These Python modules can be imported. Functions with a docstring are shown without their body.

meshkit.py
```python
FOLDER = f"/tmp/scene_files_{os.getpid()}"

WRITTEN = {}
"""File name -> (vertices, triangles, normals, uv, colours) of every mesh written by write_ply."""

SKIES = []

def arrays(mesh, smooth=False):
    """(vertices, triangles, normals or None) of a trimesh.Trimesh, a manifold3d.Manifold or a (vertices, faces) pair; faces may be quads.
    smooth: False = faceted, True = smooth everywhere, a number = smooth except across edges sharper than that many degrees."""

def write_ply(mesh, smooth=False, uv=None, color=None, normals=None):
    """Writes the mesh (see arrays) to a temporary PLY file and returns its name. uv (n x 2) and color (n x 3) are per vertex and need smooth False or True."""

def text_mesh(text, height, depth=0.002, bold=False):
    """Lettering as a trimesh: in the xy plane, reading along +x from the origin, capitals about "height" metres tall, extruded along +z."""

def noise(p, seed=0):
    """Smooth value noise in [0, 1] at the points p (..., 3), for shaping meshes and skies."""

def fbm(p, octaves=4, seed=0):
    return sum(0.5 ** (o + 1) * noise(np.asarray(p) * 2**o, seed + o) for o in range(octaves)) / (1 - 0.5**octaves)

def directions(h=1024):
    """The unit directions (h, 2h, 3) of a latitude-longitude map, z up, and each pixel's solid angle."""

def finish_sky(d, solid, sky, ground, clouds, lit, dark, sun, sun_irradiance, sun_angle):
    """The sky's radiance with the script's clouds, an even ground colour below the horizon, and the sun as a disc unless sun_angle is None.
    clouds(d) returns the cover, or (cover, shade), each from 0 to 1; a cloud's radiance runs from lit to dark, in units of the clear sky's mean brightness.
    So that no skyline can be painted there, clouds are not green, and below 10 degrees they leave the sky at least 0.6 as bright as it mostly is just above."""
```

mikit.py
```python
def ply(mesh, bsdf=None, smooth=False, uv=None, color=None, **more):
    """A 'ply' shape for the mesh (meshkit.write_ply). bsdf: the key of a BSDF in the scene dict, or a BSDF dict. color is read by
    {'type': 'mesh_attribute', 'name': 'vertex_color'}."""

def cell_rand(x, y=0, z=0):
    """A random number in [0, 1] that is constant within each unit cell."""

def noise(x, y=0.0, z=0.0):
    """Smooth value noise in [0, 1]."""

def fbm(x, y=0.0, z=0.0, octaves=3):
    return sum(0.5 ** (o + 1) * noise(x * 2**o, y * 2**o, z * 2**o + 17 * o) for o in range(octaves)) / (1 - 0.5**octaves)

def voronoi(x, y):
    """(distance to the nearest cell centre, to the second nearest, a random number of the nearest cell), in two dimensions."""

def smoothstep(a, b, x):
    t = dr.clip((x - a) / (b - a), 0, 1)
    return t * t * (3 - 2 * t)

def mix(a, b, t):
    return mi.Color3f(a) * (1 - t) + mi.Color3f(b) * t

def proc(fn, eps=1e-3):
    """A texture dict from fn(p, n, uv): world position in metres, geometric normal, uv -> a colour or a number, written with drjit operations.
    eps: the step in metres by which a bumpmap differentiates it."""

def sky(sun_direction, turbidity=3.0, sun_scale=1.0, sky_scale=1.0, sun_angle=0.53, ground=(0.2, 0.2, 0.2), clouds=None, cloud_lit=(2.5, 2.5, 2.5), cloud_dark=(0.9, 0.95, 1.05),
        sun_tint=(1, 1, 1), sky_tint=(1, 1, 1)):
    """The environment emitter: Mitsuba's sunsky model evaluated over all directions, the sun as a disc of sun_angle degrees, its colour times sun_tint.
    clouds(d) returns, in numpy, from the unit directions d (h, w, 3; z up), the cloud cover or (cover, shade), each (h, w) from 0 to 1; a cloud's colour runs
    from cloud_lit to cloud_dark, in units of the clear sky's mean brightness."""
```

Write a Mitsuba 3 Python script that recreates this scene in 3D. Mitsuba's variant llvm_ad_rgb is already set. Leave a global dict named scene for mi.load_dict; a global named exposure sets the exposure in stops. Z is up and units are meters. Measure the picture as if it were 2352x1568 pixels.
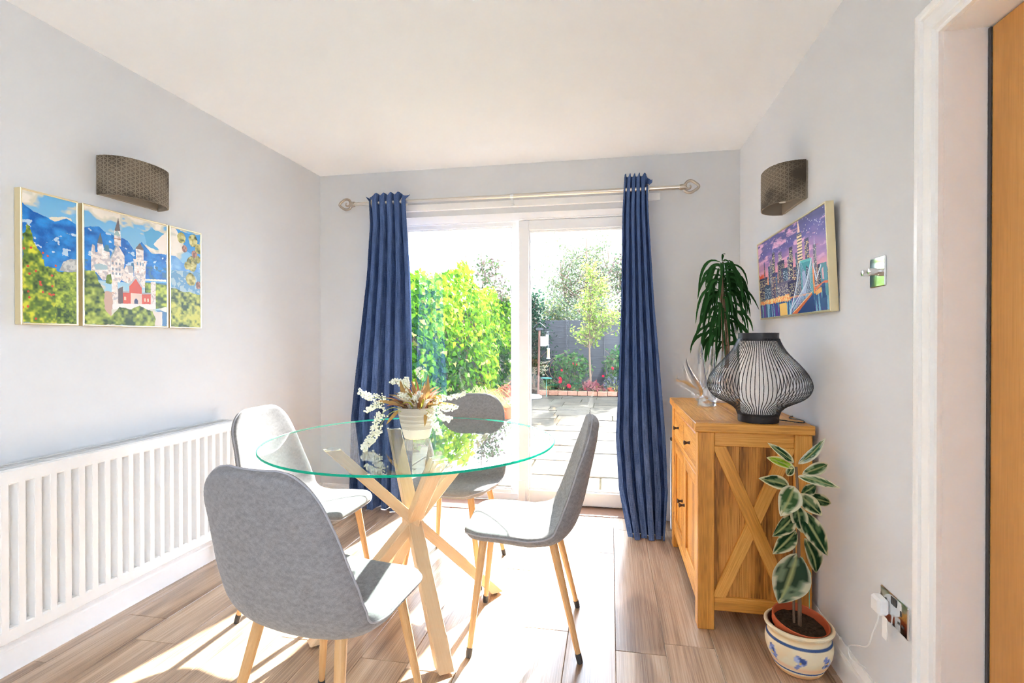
import math, random
import numpy as np, trimesh, manifold3d as m3, drjit as dr, mitsuba as mi, mikit, meshkit
from mikit import noise, fbm, voronoi, cell_rand, smoothstep, mix, proc

T = mi.ScalarTransform4f
PI = math.pi
scene, labels = {}, {}
rng = np.random.default_rng(7)

# ------------------------------------------------------------------ camera, sky, sun, exposure
CAM = (0.0, 0.0, 1.196)
YAW, PITCH = math.radians(10.75), -math.atan(7 / 1190.0)
FWD = (-math.sin(YAW) * math.cos(PITCH), math.cos(YAW) * math.cos(PITCH), math.sin(PITCH))
scene['camera'] = {'type': 'perspective', 'fov': 2 * math.degrees(math.atan(1176 / 1190.0)), 'fov_axis': 'x', 'near_clip': 0.02, 'far_clip': 300.0,
                   'to_world': T().look_at(origin=list(CAM), target=[CAM[k] + FWD[k] for k in range(3)], up=[0, 0, 1])}
SUN_AZ, SUN_EL = math.radians(10), math.radians(31)
SUN = (math.sin(SUN_AZ) * math.cos(SUN_EL), math.cos(SUN_AZ) * math.cos(SUN_EL), math.sin(SUN_EL))


def thin_cloud(d):
    c = 0.86 + 0.14 * meshkit.fbm(d * np.array([3.0, 3.0, 6.0]), 4, 3)
    return c, 0.25 * meshkit.fbm(d * 5.0, 3, 9)


scene['sky'] = mikit.sky(SUN, turbidity=4.0, sun_scale=1.5, sky_scale=1.75, sun_angle=1.0, ground=(0.40, 0.40, 0.40), clouds=thin_cloud,
                         cloud_lit=(1.95, 2.24, 2.66), cloud_dark=(1.63, 1.87, 2.22), sun_tint=(0.81, 1.01, 1.36))
exposure = 4.84

# ------------------------------------------------------------------ helpers: naming
def numbered(name):
    if name not in scene and name not in labels and name not in used:
        used.add(name)
        return name
    k = 1
    while True:
        n = f'{name}_{k:03d}'
        if n not in scene and n not in labels and n not in used:
            used.add(n)
            return n
        k += 1


used = set()
counters = {}


def part(parent, name, shape, label=None, kind=None):
    key = f'{parent}__{name}'
    c = counters.get(key, 0)
    counters[key] = c + 1
    if c:
        key = f'{key}_{c:03d}'
    scene[key] = shape
    d = {}
    if label:
        d['label'] = label
    if kind:
        d['kind'] = kind
    if d:
        labels[key] = d
    return key


def thing(name, label, cat, group=None, kind=None):
    key = numbered(name)
    labels[key] = {'label': label, 'category': cat}
    if group:
        labels[key]['group'] = group
    if kind:
        labels[key]['kind'] = kind
    return key


def struct(name, label=None):
    labels[name] = {'kind': 'structure'}
    if label:
        labels[name]['label'] = label
    return name


def shape(mesh, mat, smooth=False, **k):
    return mikit.ply(mesh, mat, smooth, **k)


# ------------------------------------------------------------------ helpers: meshes
def cbox(lo, hi, b=0.0):
    lo, hi = np.array(lo, float), np.array(hi, float)
    lo, hi = np.minimum(lo, hi), np.maximum(lo, hi)
    if b <= 0:
        return trimesh.creation.box(extents=hi - lo, transform=trimesh.transformations.translation_matrix((lo + hi) / 2))
    b = min(b, 0.45 * (hi - lo).min())
    p = []
    for sx in (0, 1):
        for sy in (0, 1):
            for sz in (0, 1):
                c = np.where([sx, sy, sz], hi, lo)
                s = np.where([sx, sy, sz], -1, 1) * b
                for k in range(3):
                    o = c + s
                    o[k] = c[k]
                    p.append(o)
    return trimesh.convex.convex_hull(np.array(p))


def join(ms):
    return trimesh.util.concatenate(ms)


def moved(m, loc=(0, 0, 0), rz=0.0, ry=0.0, rx=0.0):
    m = m.copy()
    M = trimesh.transformations.euler_matrix(rx, ry, rz)
    M[:3, 3] = loc
    m.apply_transform(M)
    return m


def tube(pts, rad, n=8, cap=True):
    pts = np.asarray(pts, float)
    rad = np.broadcast_to(np.asarray(rad, float), (len(pts),))
    d = np.gradient(pts, axis=0)
    d /= np.linalg.norm(d, axis=1, keepdims=True) + 1e-12
    a = np.cross(d[0], [0, 0, 1.0] if abs(d[0][2]) < 0.9 else [1.0, 0, 0])
    a /= np.linalg.norm(a)
    V = []
    ang = np.arange(n) * 2 * PI / n
    for i in range(len(pts)):
        a = a - d[i] * (a @ d[i])
        a /= np.linalg.norm(a)
        b = np.cross(d[i], a)
        V.append(pts[i] + rad[i] * (np.cos(ang)[:, None] * a + np.sin(ang)[:, None] * b))
    V = np.vstack(V)
    F = []
    for i in range(len(pts) - 1):
        for j in range(n):
            q = [i * n + j, i * n + (j + 1) % n, (i + 1) * n + (j + 1) % n, (i + 1) * n + j]
            F += [[q[0], q[1], q[2]], [q[0], q[2], q[3]]]
    if cap:
        V = np.vstack([V, pts[0], pts[-1]])
        c0, c1 = len(V) - 2, len(V) - 1
        o = (len(pts) - 1) * n
        for j in range(n):
            F += [[c0, (j + 1) % n, j], [c1, o + j, o + (j + 1) % n]]
    return trimesh.Trimesh(V, F, process=False)


def spline(pts, n=24):
    from scipy.interpolate import CubicSpline
    pts = np.asarray(pts, float)
    t = np.concatenate([[0], np.cumsum(np.linalg.norm(np.diff(pts, axis=0), axis=1))])
    return CubicSpline(t, pts, axis=0)(np.linspace(0, t[-1], n))


def lathe(prof, n=48, sx=1.0, sy=1.0):
    prof = np.asarray(prof, float)
    a = np.arange(n) * 2 * PI / n
    V = np.stack([prof[:, None, 0] * np.cos(a) * sx, prof[:, None, 0] * np.sin(a) * sy, np.broadcast_to(prof[:, None, 1], (len(prof), n))], -1).reshape(-1, 3)
    F = []
    for i in range(len(prof) - 1):
        for j in range(n):
            q = [i * n + j, i * n + (j + 1) % n, (i + 1) * n + (j + 1) % n, (i + 1) * n + j]
            F += [[q[0], q[1], q[2]], [q[0], q[2], q[3]]]
    return trimesh.Trimesh(V, F, process=False)


def grid(P):
    P = np.asarray(P, float)
    r, c = P.shape[:2]
    i = np.arange(r * c).reshape(r, c)
    q = np.stack([i[:-1, :-1], i[:-1, 1:], i[1:, 1:], i[1:, :-1]], -1).reshape(-1, 4)
    F = np.vstack([q[:, [0, 1, 2]], q[:, [0, 2, 3]]])
    return trimesh.Trimesh(P.reshape(-1, 3), F, process=False)


def beam(p, q, w, h, up=(0, 0, 1), b=0.004):
    """A bar of section w x h from p to q."""
    p, q = np.array(p, float), np.array(q, float)
    d = q - p
    L = np.linalg.norm(d)
    d /= L
    s = np.cross(d, up)
    s /= np.linalg.norm(s)
    u = np.cross(s, d)
    m = cbox((0, -w / 2, -h / 2), (L, w / 2, h / 2), b)
    M = np.eye(4)
    M[:3, :3] = np.stack([d, s, u], 1)
    M[:3, 3] = p
    m.apply_transform(M)
    return m


_k = [0]


def wood_uv(mesh, axis=None, k=None):
    """Grain along an axis (0, 1, 2 or a vector), u in metres along it and v in metres across; each piece has its own cell of ten metres."""
    if k is None:
        _k[0] = (_k[0] + 1) % 180
        k = _k[0]
    a = np.eye(3)[axis] if np.isscalar(axis) else np.asarray(axis, float) / np.linalg.norm(axis)
    o = np.cross(a, [0, 0, 1.0] if abs(a[2]) < 0.95 else [1.0, 0, 0])
    o /= np.linalg.norm(o)
    o2 = np.cross(a, o)
    v = mesh.vertices - mesh.vertices.mean(0)
    return np.stack([v @ a + 5.0, 10.0 * k + 5.0 + v @ o + v @ o2], 1)


def wood(parent, name, mesh, mat, axis, label=None, k=None):
    return part(parent, name, shape(mesh, mat, False, uv=wood_uv(mesh, axis, k)), label)


# ------------------------------------------------------------------ materials
def mat(key, **k):
    scene[key] = {'type': 'twosided', 'bsdf': {'type': 'principled', **k}}
    return key


def rgb(*c):
    return {'type': 'rgb', 'value': list(c)}


def wood_fn(dark, mid, light, fine=420.0, ring=34.0, spread=0.30, contrast=1.0):
    def fn(p, n, uv):
        u, v = uv.x, uv.y
        k = dr.floor(v / 10.0)
        v = v - 10.0 * k
        r1, r2 = cell_rand(k, 3), cell_rand(k, 8)
        w = fbm(u * 1.3 + k * 3.7, v * 7.0, k * 1.9) - 0.5
        cathedral = dr.sin(v * ring * 6.28 * (0.3 + 0.5 * r2) * 0.35 + w * 13.0 + dr.square(u - 5.0) * 2.0)
        pores = noise(u * 9.0 + 3.0 * k, v * fine, k)
        pores2 = noise(u * 26.0, v * fine * 0.55, k + 9.0)
        t = 0.5 + contrast * (0.22 * cathedral + 0.55 * (pores - 0.5) * (0.6 + 0.4 * cathedral) + 0.25 * (pores2 - 0.5)) + spread * (r1 - 0.5)
        t = dr.clip(t, 0, 1)
        return dr.select(t < 0.5, mix(dark, mid, t * 2), mix(mid, light, t * 2 - 1))
    return fn


def floor_fn(p, n, uv):
    u, v = uv.x, uv.y
    k = dr.floor(v / 10.0)
    v = v - 10.0 * k
    r1, r2 = cell_rand(k, 3), cell_rand(k, 8)
    w = fbm(u * 1.1 + k * 3.7, v * 6.0, k * 1.9, 4) - 0.5
    broad = dr.sin((v * 26.0 + w * 11.0) * (0.8 + 0.8 * r2) + k)
    pores = noise(u * 7.0 + 3.0 * k, v * 380.0, k)
    stripe = fbm(u * 0.7, v * 26.0 + 7 * k, k)
    knot = smoothstep(0.66, 0.78, noise(u * 2.2 + 11 * k, v * 9.0, k))
    t = 0.5 + 0.13 * broad + 0.38 * (pores - 0.5) + 0.62 * (stripe - 0.5) + 0.30 * (r1 - 0.5) - 0.22 * knot
    t = dr.clip(t, 0, 1)
    a, b, c = mi.Color3f(0.20, 0.122, 0.073), mi.Color3f(0.425, 0.292, 0.193), mi.Color3f(0.61, 0.48, 0.355)
    return dr.select(t < 0.5, mix(a, b, t * 2), mix(b, c, t * 2 - 1))


def plaster_fn(base, amt=0.02):
    base = mi.Color3f(*base)

    def fn(p, n, uv):
        f = fbm(p.x * 2.1 + 3, p.y * 2.1, p.z * 2.1, 3) - 0.5
        return base * (1 + amt * f)
    return fn


def bumpy(inner, fn, scale=1.0, eps=1e-3):
    return {'type': 'bumpmap', 'tex': proc(fn, eps), 'bsdf': inner, 'scale': scale}


def principled(**k):
    return {'type': 'principled', **k}


mat('wall_paint', base_color=proc(plaster_fn((0.665, 0.682, 0.698))), roughness=0.75, specular=0.25)
mat('ceiling_paint', base_color=proc(plaster_fn((0.84, 0.86, 0.875))), roughness=0.9, specular=0.1)
mat('white_gloss', base_color=rgb(0.84, 0.84, 0.83), roughness=0.32, specular=0.5)
mat('white_plastic', base_color=rgb(0.83, 0.84, 0.84), roughness=0.28, specular=0.5)
mat('radiator_white', base_color=rgb(0.75, 0.755, 0.75), roughness=0.3, specular=0.5)
mat('grille_grey', base_color=rgb(0.5, 0.51, 0.51), roughness=0.5)
mat('seal_dark', base_color=rgb(0.05, 0.05, 0.055), roughness=0.6)
mat('floor_wood', base_color=proc(floor_fn), roughness=0.27, specular=0.75)
mat('threshold_wood', base_color=rgb(0.20, 0.10, 0.06), roughness=0.35)
mat('oak', base_color=proc(wood_fn(mi.Color3f(0.34, 0.125, 0.018), mi.Color3f(0.62, 0.28, 0.048), mi.Color3f(0.75, 0.40, 0.10), spread=0.25)), roughness=0.38, specular=0.45)
mat('oak_panel', base_color=proc(wood_fn(mi.Color3f(0.16, 0.055, 0.010), mi.Color3f(0.46, 0.19, 0.034), mi.Color3f(0.60, 0.28, 0.065), ring=46.0, contrast=1.4)), roughness=0.45, specular=0.4)
mat('oak_door', base_color=proc(wood_fn(mi.Color3f(0.44, 0.185, 0.035), mi.Color3f(0.60, 0.285, 0.072), mi.Color3f(0.68, 0.36, 0.11), contrast=0.6, spread=0.1)), roughness=0.4, specular=0.4)
mat('ash_wood', base_color=proc(wood_fn(mi.Color3f(0.52, 0.34, 0.185), mi.Color3f(0.66, 0.47, 0.29), mi.Color3f(0.74, 0.57, 0.39), contrast=0.55, spread=0.2)), roughness=0.42, specular=0.4)
mat('leg_wood', base_color=proc(wood_fn(mi.Color3f(0.42, 0.22, 0.085), mi.Color3f(0.58, 0.34, 0.15), mi.Color3f(0.66, 0.42, 0.21), contrast=0.5, spread=0.1)), roughness=0.35, specular=0.45)
mat('black_plastic', base_color=rgb(0.03, 0.032, 0.036), roughness=0.5)
mat('black_satin', base_color=rgb(0.012, 0.013, 0.018), roughness=0.35, specular=0.5)
mat('nickel', base_color=rgb(0.72, 0.68, 0.62), metallic=1.0, roughness=0.28)
mat('antique_nickel', base_color=rgb(0.52, 0.46, 0.39), metallic=1.0, roughness=0.33)
mat('chrome', base_color=rgb(0.82, 0.83, 0.84), metallic=1.0, roughness=0.06)
mat('pewter_dark', base_color=rgb(0.075, 0.05, 0.04), metallic=0.6, roughness=0.4)
mat('gold_frame', base_color=rgb(0.78, 0.68, 0.44), metallic=0.75, roughness=0.3)
mat('brown_hinge', base_color=rgb(0.16, 0.035, 0.012), roughness=0.5)


def felt_fn(p, n, uv):
    a = fbm(p.x * 110, p.y * 110, p.z * 110, 3)
    b = noise(p.x * 700, p.y * 700, p.z * 700)
    t = dr.clip(0.5 + 0.7 * (a - 0.5) + 0.5 * (b - 0.5), 0, 1)
    return mix(mi.Color3f(0.150, 0.148, 0.154), mi.Color3f(0.305, 0.302, 0.311), t)


mat('grey_felt', base_color=proc(felt_fn), roughness=0.95, specular=0.1, sheen=0.35)
mat('piping_grey', base_color=rgb(0.36, 0.36, 0.39), roughness=0.9, specular=0.1)


def denim_fn(p, n, uv):
    s = noise(uv.x * 420, uv.y * 26, 1.0)
    w = noise(uv.x * 60, uv.y * 640, 5.0)
    b = fbm(uv.x * 30, uv.y * 9, 2.0)
    t = dr.clip(0.42 + 0.75 * (s - 0.5) + 0.4 * (w - 0.5) + 0.7 * (b - 0.5), 0, 1)
    return mix(mi.Color3f(0.026, 0.058, 0.160), mi.Color3f(0.130, 0.205, 0.42), t)


scene['navy_cloth'] = {'type': 'twosided', 'bsdf': principled(base_color=proc(denim_fn), roughness=0.9, specular=0.15, sheen=0.4)}
scene['pane_glass'] = {'type': 'thindielectric', 'int_ior': 1.5, 'ext_ior': 1.0}
scene['table_glass'] = {'type': 'thindielectric', 'int_ior': 1.52, 'ext_ior': 1.0, 'specular_transmittance': rgb(0.80, 0.95, 0.925)}
scene['glass_rim'] = {'type': 'principledthin', 'base_color': rgb(0.03, 0.62, 0.50), 'roughness': 0.15, 'diff_trans': 1.4, 'spec_trans': 0.35, 'eta': 1.5}
scene['crystal'] = {'type': 'dielectric', 'int_ior': 1.52, 'ext_ior': 1.0}
scene['leaf_paint'] = {'type': 'principledthin', 'base_color': {'type': 'mesh_attribute', 'name': 'vertex_color'}, 'roughness': 0.42, 'diff_trans': 0.5, 'spec_trans': 0.0}
scene['garden_leaf'] = {'type': 'principledthin', 'base_color': {'type': 'mesh_attribute', 'name': 'vertex_color'}, 'roughness': 0.45, 'diff_trans': 1.0, 'spec_trans': 0.0}
mat('painted', base_color={'type': 'mesh_attribute', 'name': 'vertex_color'}, roughness=0.4, specular=0.4)
mat('print_canvas', base_color={'type': 'mesh_attribute', 'name': 'vertex_color'}, roughness=0.35, specular=0.4)
mat('matt_white', base_color=rgb(0.86, 0.86, 0.84), roughness=0.6)
mat('terracotta', base_color=rgb(0.50, 0.105, 0.038), roughness=0.55, specular=0.35)
mat('soil', base_color=proc(lambda p, n, uv: mix(mi.Color3f(0.01, 0.007, 0.005), mi.Color3f(0.09, 0.06, 0.04), fbm(p.x * 160, p.y * 160, p.z * 160))), roughness=1.0, specular=0.0)
mat('bark', base_color=rgb(0.17, 0.11, 0.07), roughness=0.9)
mat('string_green', base_color=rgb(0.12, 0.5, 0.4), roughness=0.7)

# ------------------------------------------------------------------ the room
XL, XR, YB, YF, H = -2.119, 0.812, 3.523, 3.745, 2.40
OX0, OX1, OZ = -1.66, 0.235, 2.062          # opening for the patio door in the back wall
YR = -2.4                                   # rear end of the room; fill daylight enters by the opening added in wall_right
DY0, DY1, DZ = 0.66, 1.466, 1.957           # doorway in the right wall

struct('floor', 'brown wood-effect plank floor')
scene['floor'] = shape(cbox((XL - .2, YR, -.14), (XR + .14, YF + .03, -.013)), 'seal_dark')
W = 0.1880
joints = {-2: [2.115, 3.37], -1: [2.93], 0: [3.30], 1: [2.10, 3.35], 2: [2.75]}
k0 = int(math.floor((XL - .02) / W))
for k in range(k0, int(math.ceil((XR - .02) / W)) + 1):
    x0, x1 = max(.021 + k * W, XL - .15), min(.021 + (k + 1) * W, XR + .13)
    if x1 - x0 < .01:
        continue
    ys = sorted(joints.get(k, [2.05 + 1.25 * rng.random()]))
    ys = [ys[0] - 1.28 * j for j in range(4, 0, -1)] + ys
    if ys[-1] < 2.6 and k not in joints:
        ys.append(ys[-1] + 1.28)
    cuts = [YR] + [y for y in ys if YR + .1 < y < YB - .15] + [YB - .001]
    for a, b in zip(cuts[:-1], cuts[1:]):
        m = cbox((x0 + .0006, a + .0006, -.012), (x1 - .0006, b - .0006, 0), .0018)
        wood('floor', 'plank', m, 'floor_wood', 1)

struct('ceiling', 'plain white ceiling')
scene['ceiling'] = shape(cbox((XL - .2, YR, H), (XR + .14, YB + .3, H + .12)), 'ceiling_paint')
struct('wall_left', 'pale grey painted wall with the radiator and triptych')
scene['wall_left'] = shape(cbox((XL - .2, YR, 0), (XL, YB + .3, H)), 'wall_paint')
struct('wall_back', 'pale grey wall around the patio door')
scene['wall_back'] = shape(join([cbox((XL, YB, 0), (OX0, YB + .3, H)), cbox((OX1, YB, 0), (XR, YB + .3, H)), cbox((OX0, YB, OZ), (OX1, YB + .3, H))]), 'wall_paint')
struct('wall_rear', 'pale grey wall behind the camera')
scene['wall_rear'] = shape(cbox((XL - .2, YR - .2, 0), (XR + .14, YR, H)), 'wall_paint')
struct('wall_right', 'pale grey wall with the doorway and an added unseen daylight opening')
scene['wall_right'] = shape(join([cbox((XR, DY1 + .016, 0), (XR + .14, YB + .3, H)), cbox((XR, -.6, 0), (XR + .14, DY0 - .016, H)), cbox((XR, YR, 0), (XR + .14, -2.3, H)), cbox((XR, -2.3, 2.25), (XR + .14, -.6, H)), cbox((XR, -2.3, 0), (XR + .14, -.6, .75)),  # unseen opening behind the camera, added to let fill daylight into the room
                                  cbox((XR, DY0 - .016, DZ + .016), (XR + .14, DY1 + .016, H))]), 'wall_paint')


def skirting(name, p, q, inward, label):
    """Moulded skirting board from p to q (floor points), standing out along inward."""
    struct(name, label)
    prof = [(0, 0), (.016, 0), (.016, .085), (.0135, .092), (.0135, .098), (.010, .104), (.007, .112), (.004, .120), (0, .122)]
    p, q, n = np.array(p, float), np.array(q, float), np.array(inward, float)
    P = np.array([[[*(e + n * a), z] for a, z in prof + [(0, 0)]] for e in (p, q)])
    m = grid(P)
    scene[name] = shape(m, 'white_gloss')


skirting('baseboard_left', (XL, YR), (XL, YB), (1, 0), 'white moulded skirting under the radiator')
skirting('baseboard_right', (XR, DY1 + .10), (XR, YB), (-1, 0), 'white moulded skirting on the right wall')
skirting('baseboard_back', (XL + .016, YB), (OX0 - .005, YB), (0, -1), 'white moulded skirting by the left curtain')

# doorway on the right: lining, architrave, oak door
struct('trim_1', 'white moulded architrave and lining of the doorway')
def architrave(p, q, side, into):
    """profile across side (from the opening outwards), standing out along into"""
    prof = [(0, 0), (0, .012), (.006, .014), (.010, .010), (.014, .010), (.019, .017), (.024, .018), (.050, .014), (.064, .012), (.066, .019), (.072, .021), (.086, .021), (.088, .018), (.088, 0)]
    p, q, s, n = (np.array(v, float) for v in (p, q, side, into))
    return p, q, s, n, prof
def arch_mesh():
    c0 = np.array([XR, DY1, 0.0]); c1 = np.array([XR, DY1, DZ]); c2 = np.array([XR, DY0, DZ]); c3 = np.array([XR, DY0, 0.0])
    prof = architrave((0, 0, 0), (0, 0, 1), (0, 0, 0), (0, 0, 0))[4]
    rows = []
    for c, s in ((c0, (0, 1, 0)), (c1, (0, 1, 1)), (c2, (0, -1, 1)), (c3, (0, -1, 0))):
        rows.append([c + a * np.array(s, float) + h * np.array([-1.0, 0, 0]) for a, h in prof])
    return grid(np.array(rows))
part('trim_1', 'architrave', shape(arch_mesh(), 'white_gloss'))
part('trim_1', 'lining', shape(join([cbox((XR, DY1, 0), (XR + .14, DY1 + .015, DZ)), cbox((XR, DY0 - .015, 0), (XR + .14, DY0, DZ)),
                                     cbox((XR, DY0 - .015, DZ), (XR + .14, DY1 + .015, DZ + .015))]), 'white_gloss'))
struct('door_2', 'plain oak door in the doorway')
part('door_2', 'leaf', shape(cbox((XR + .098, DY0 + .004, .006), (XR + .138, DY1 - .009, DZ - .004), .002), 'oak_door', False,
     uv=wood_uv(cbox((XR + .098, DY0 + .004, .006), (XR + .138, DY1 - .009, DZ - .004), .002), 2)))
part('door_2', 'gap_shade_strip', shape(cbox((XR + .094, DY1 - .0095, .006), (XR + .0978, DY1 - .0005, DZ - .004), .0006), 'seal_dark'), 'added dark strip for the shade in the gap at the leaf edge')  # dark strip stands in for the shade between leaf and lining
part('door_2', 'stop', shape(join([cbox((XR + .1405, DY1 - .03, 0), (XR + .155, DY1 + .015, DZ)), cbox((XR + .1405, DY0, DZ - .03), (XR + .155, DY1, DZ + .01))]), 'seal_dark'), 'door stop coloured black for the shade in the gap')  # black colour deepens the shade of the gap behind the leaf

# patio door: frame, fixed pane on the left, sliding sash on the right, threshold strip
struct('door_1', 'white framed sliding patio door to the garden')
def frame(x0, x1, z0, z1, w, y0, y1, b=.004, wt=None, wb=None, wr=None):
    wt, wb, wr = wt or w, wb or w, wr or w
    return join([cbox((x0, y0, z0), (x0 + w, y1, z1), b), cbox((x1 - wr, y0, z0), (x1, y1, z1), b),
                 cbox((x0 + w - .003, y0, z1 - wt), (x1 - wr + .003, y1, z1), b), cbox((x0 + w - .003, y0, z0), (x1 - wr + .003, y1, z0 + wb), b)])
FX0, FX1, FZ = OX0 + .004, OX1 - .004, OZ + .026
part('door_1', 'outer_frame', shape(frame(FX0, FX1, .002, FZ, .062, YF + .012, YF + .075, wt=.035, wb=.05), 'white_plastic'))
part('door_1', 'fixed_sash', shape(join([frame(FX0 + .06, -.655, .045, FZ - .03, .060, YF + .018, YF + .06, wt=.034, wb=.034),
                                         frame(FX0 + .118, -.712, .077, FZ - .062, .012, YF + .026, YF + .05, .003)]), 'white_plastic'))
part('door_1', 'sliding_sash', shape(join([frame(-.656, FX1 - .055, .004, FZ - .038, .078, YF - .042, YF + .008, .006, wt=.075, wb=.10),
                                           frame(-.580, FX1 - .131, .102, FZ - .112, .014, YF - .030, YF + .0, .004)]), 'white_plastic'))
part('door_1', 'corner_block', shape(cbox((-.655, YF - .055, .02), (-.598, YF - .040, .168), .004), 'white_plastic'))
part('door_1', 'top_guide', shape(cbox((-.655, YF - .05, FZ - .036), (FX1 - .05, YF + .01, FZ - .012), .004), 'white_plastic'))
part('door_1', 'pane', shape(grid([[(FX0 + .12, YF + .036, .08), (-.714, YF + .036, .08)], [(FX0 + .12, YF + .036, FZ - .064), (-.714, YF + .036, FZ - .064)]]), 'pane_glass'))
part('door_1', 'pane', shape(grid([[(-.578, YF - .016, .105), (FX1 - .133, YF - .016, .105)], [(-.578, YF - .016, FZ - .114), (FX1 - .133, YF - .016, FZ - .114)]]), 'pane_glass'))
part('door_1', 'seal', shape(cbox((OX0 + .01, YF + .016, FZ - .002), (OX1 - .01, YF + .03, FZ + .006)), 'seal_dark'), 'dark gasket line')
struct('trim_2', 'dark wood threshold strip below the patio door')
scene['trim_2'] = shape(join([cbox((OX0 + .002, YB - .012, -.011), (OX1 - .002, YB + .022, .004), .003), cbox((OX0 + .002, YB + .0225, -.011), (OX1 - .002, YF + .012, -.002), .002)]), 'threshold_wood')
struct('trim_3', 'white painted batten above the patio door')
scene['trim_3'] = shape(cbox((OX0 - .06, YB - .028, 2.10), (.318, YB, 2.145), .003), 'white_gloss')

# ------------------------------------------------------------------ radiator on the left wall
rad = thing('radiator', 'long white ribbed panel radiator under the triptych on the left wall', 'radiator')
RX, RY0, RY1, RZ0, RZ1 = -2.022, 0.55, 2.50, .150, .748
part(rad, 'back_panel', shape(cbox((-2.085, RY0 + .01, RZ0 + .01), (-2.065, RY1 - .01, RZ1 - .02), .004), 'radiator_white'))
part(rad, 'front_panel', shape(join([cbox((RX - .042, RY0, RZ0), (RX - .032, RY1, RZ1 - .004), .002), cbox((RX - .0325, RY0, RZ1 - .055), (RX, RY1, RZ1 - .003), .005),
                                     cbox((RX - .0325, RY0, RZ0), (RX, RY1, RZ0 + .05), .005)]), 'radiator_white'))
part(rad, 'side_cover', shape(cbox((-2.09, RY1 - .003, RZ0 + .006), (RX - .004, RY1 + .012, RZ1), .004), 'radiator_white'))
gm = [cbox((-2.092, RY0, RZ1 - .004), (-2.086, RY1, RZ1 + .006), .002), cbox((RX - .022, RY0, RZ1 - .004), (RX - .015, RY1, RZ1 + .004), .002)]
y = RY0 + .005
while y < RY1:
    gm.append(cbox((-2.087, y, RZ1 - .003), (RX - .02, y + .008, RZ1 + .003)))
    y += .016
part(rad, 'top_grille', shape(join(gm), 'grille_grey'), 'slotted grey-white top grille')
y = 1.4585 - .0525 * 17
ribm = None
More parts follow.
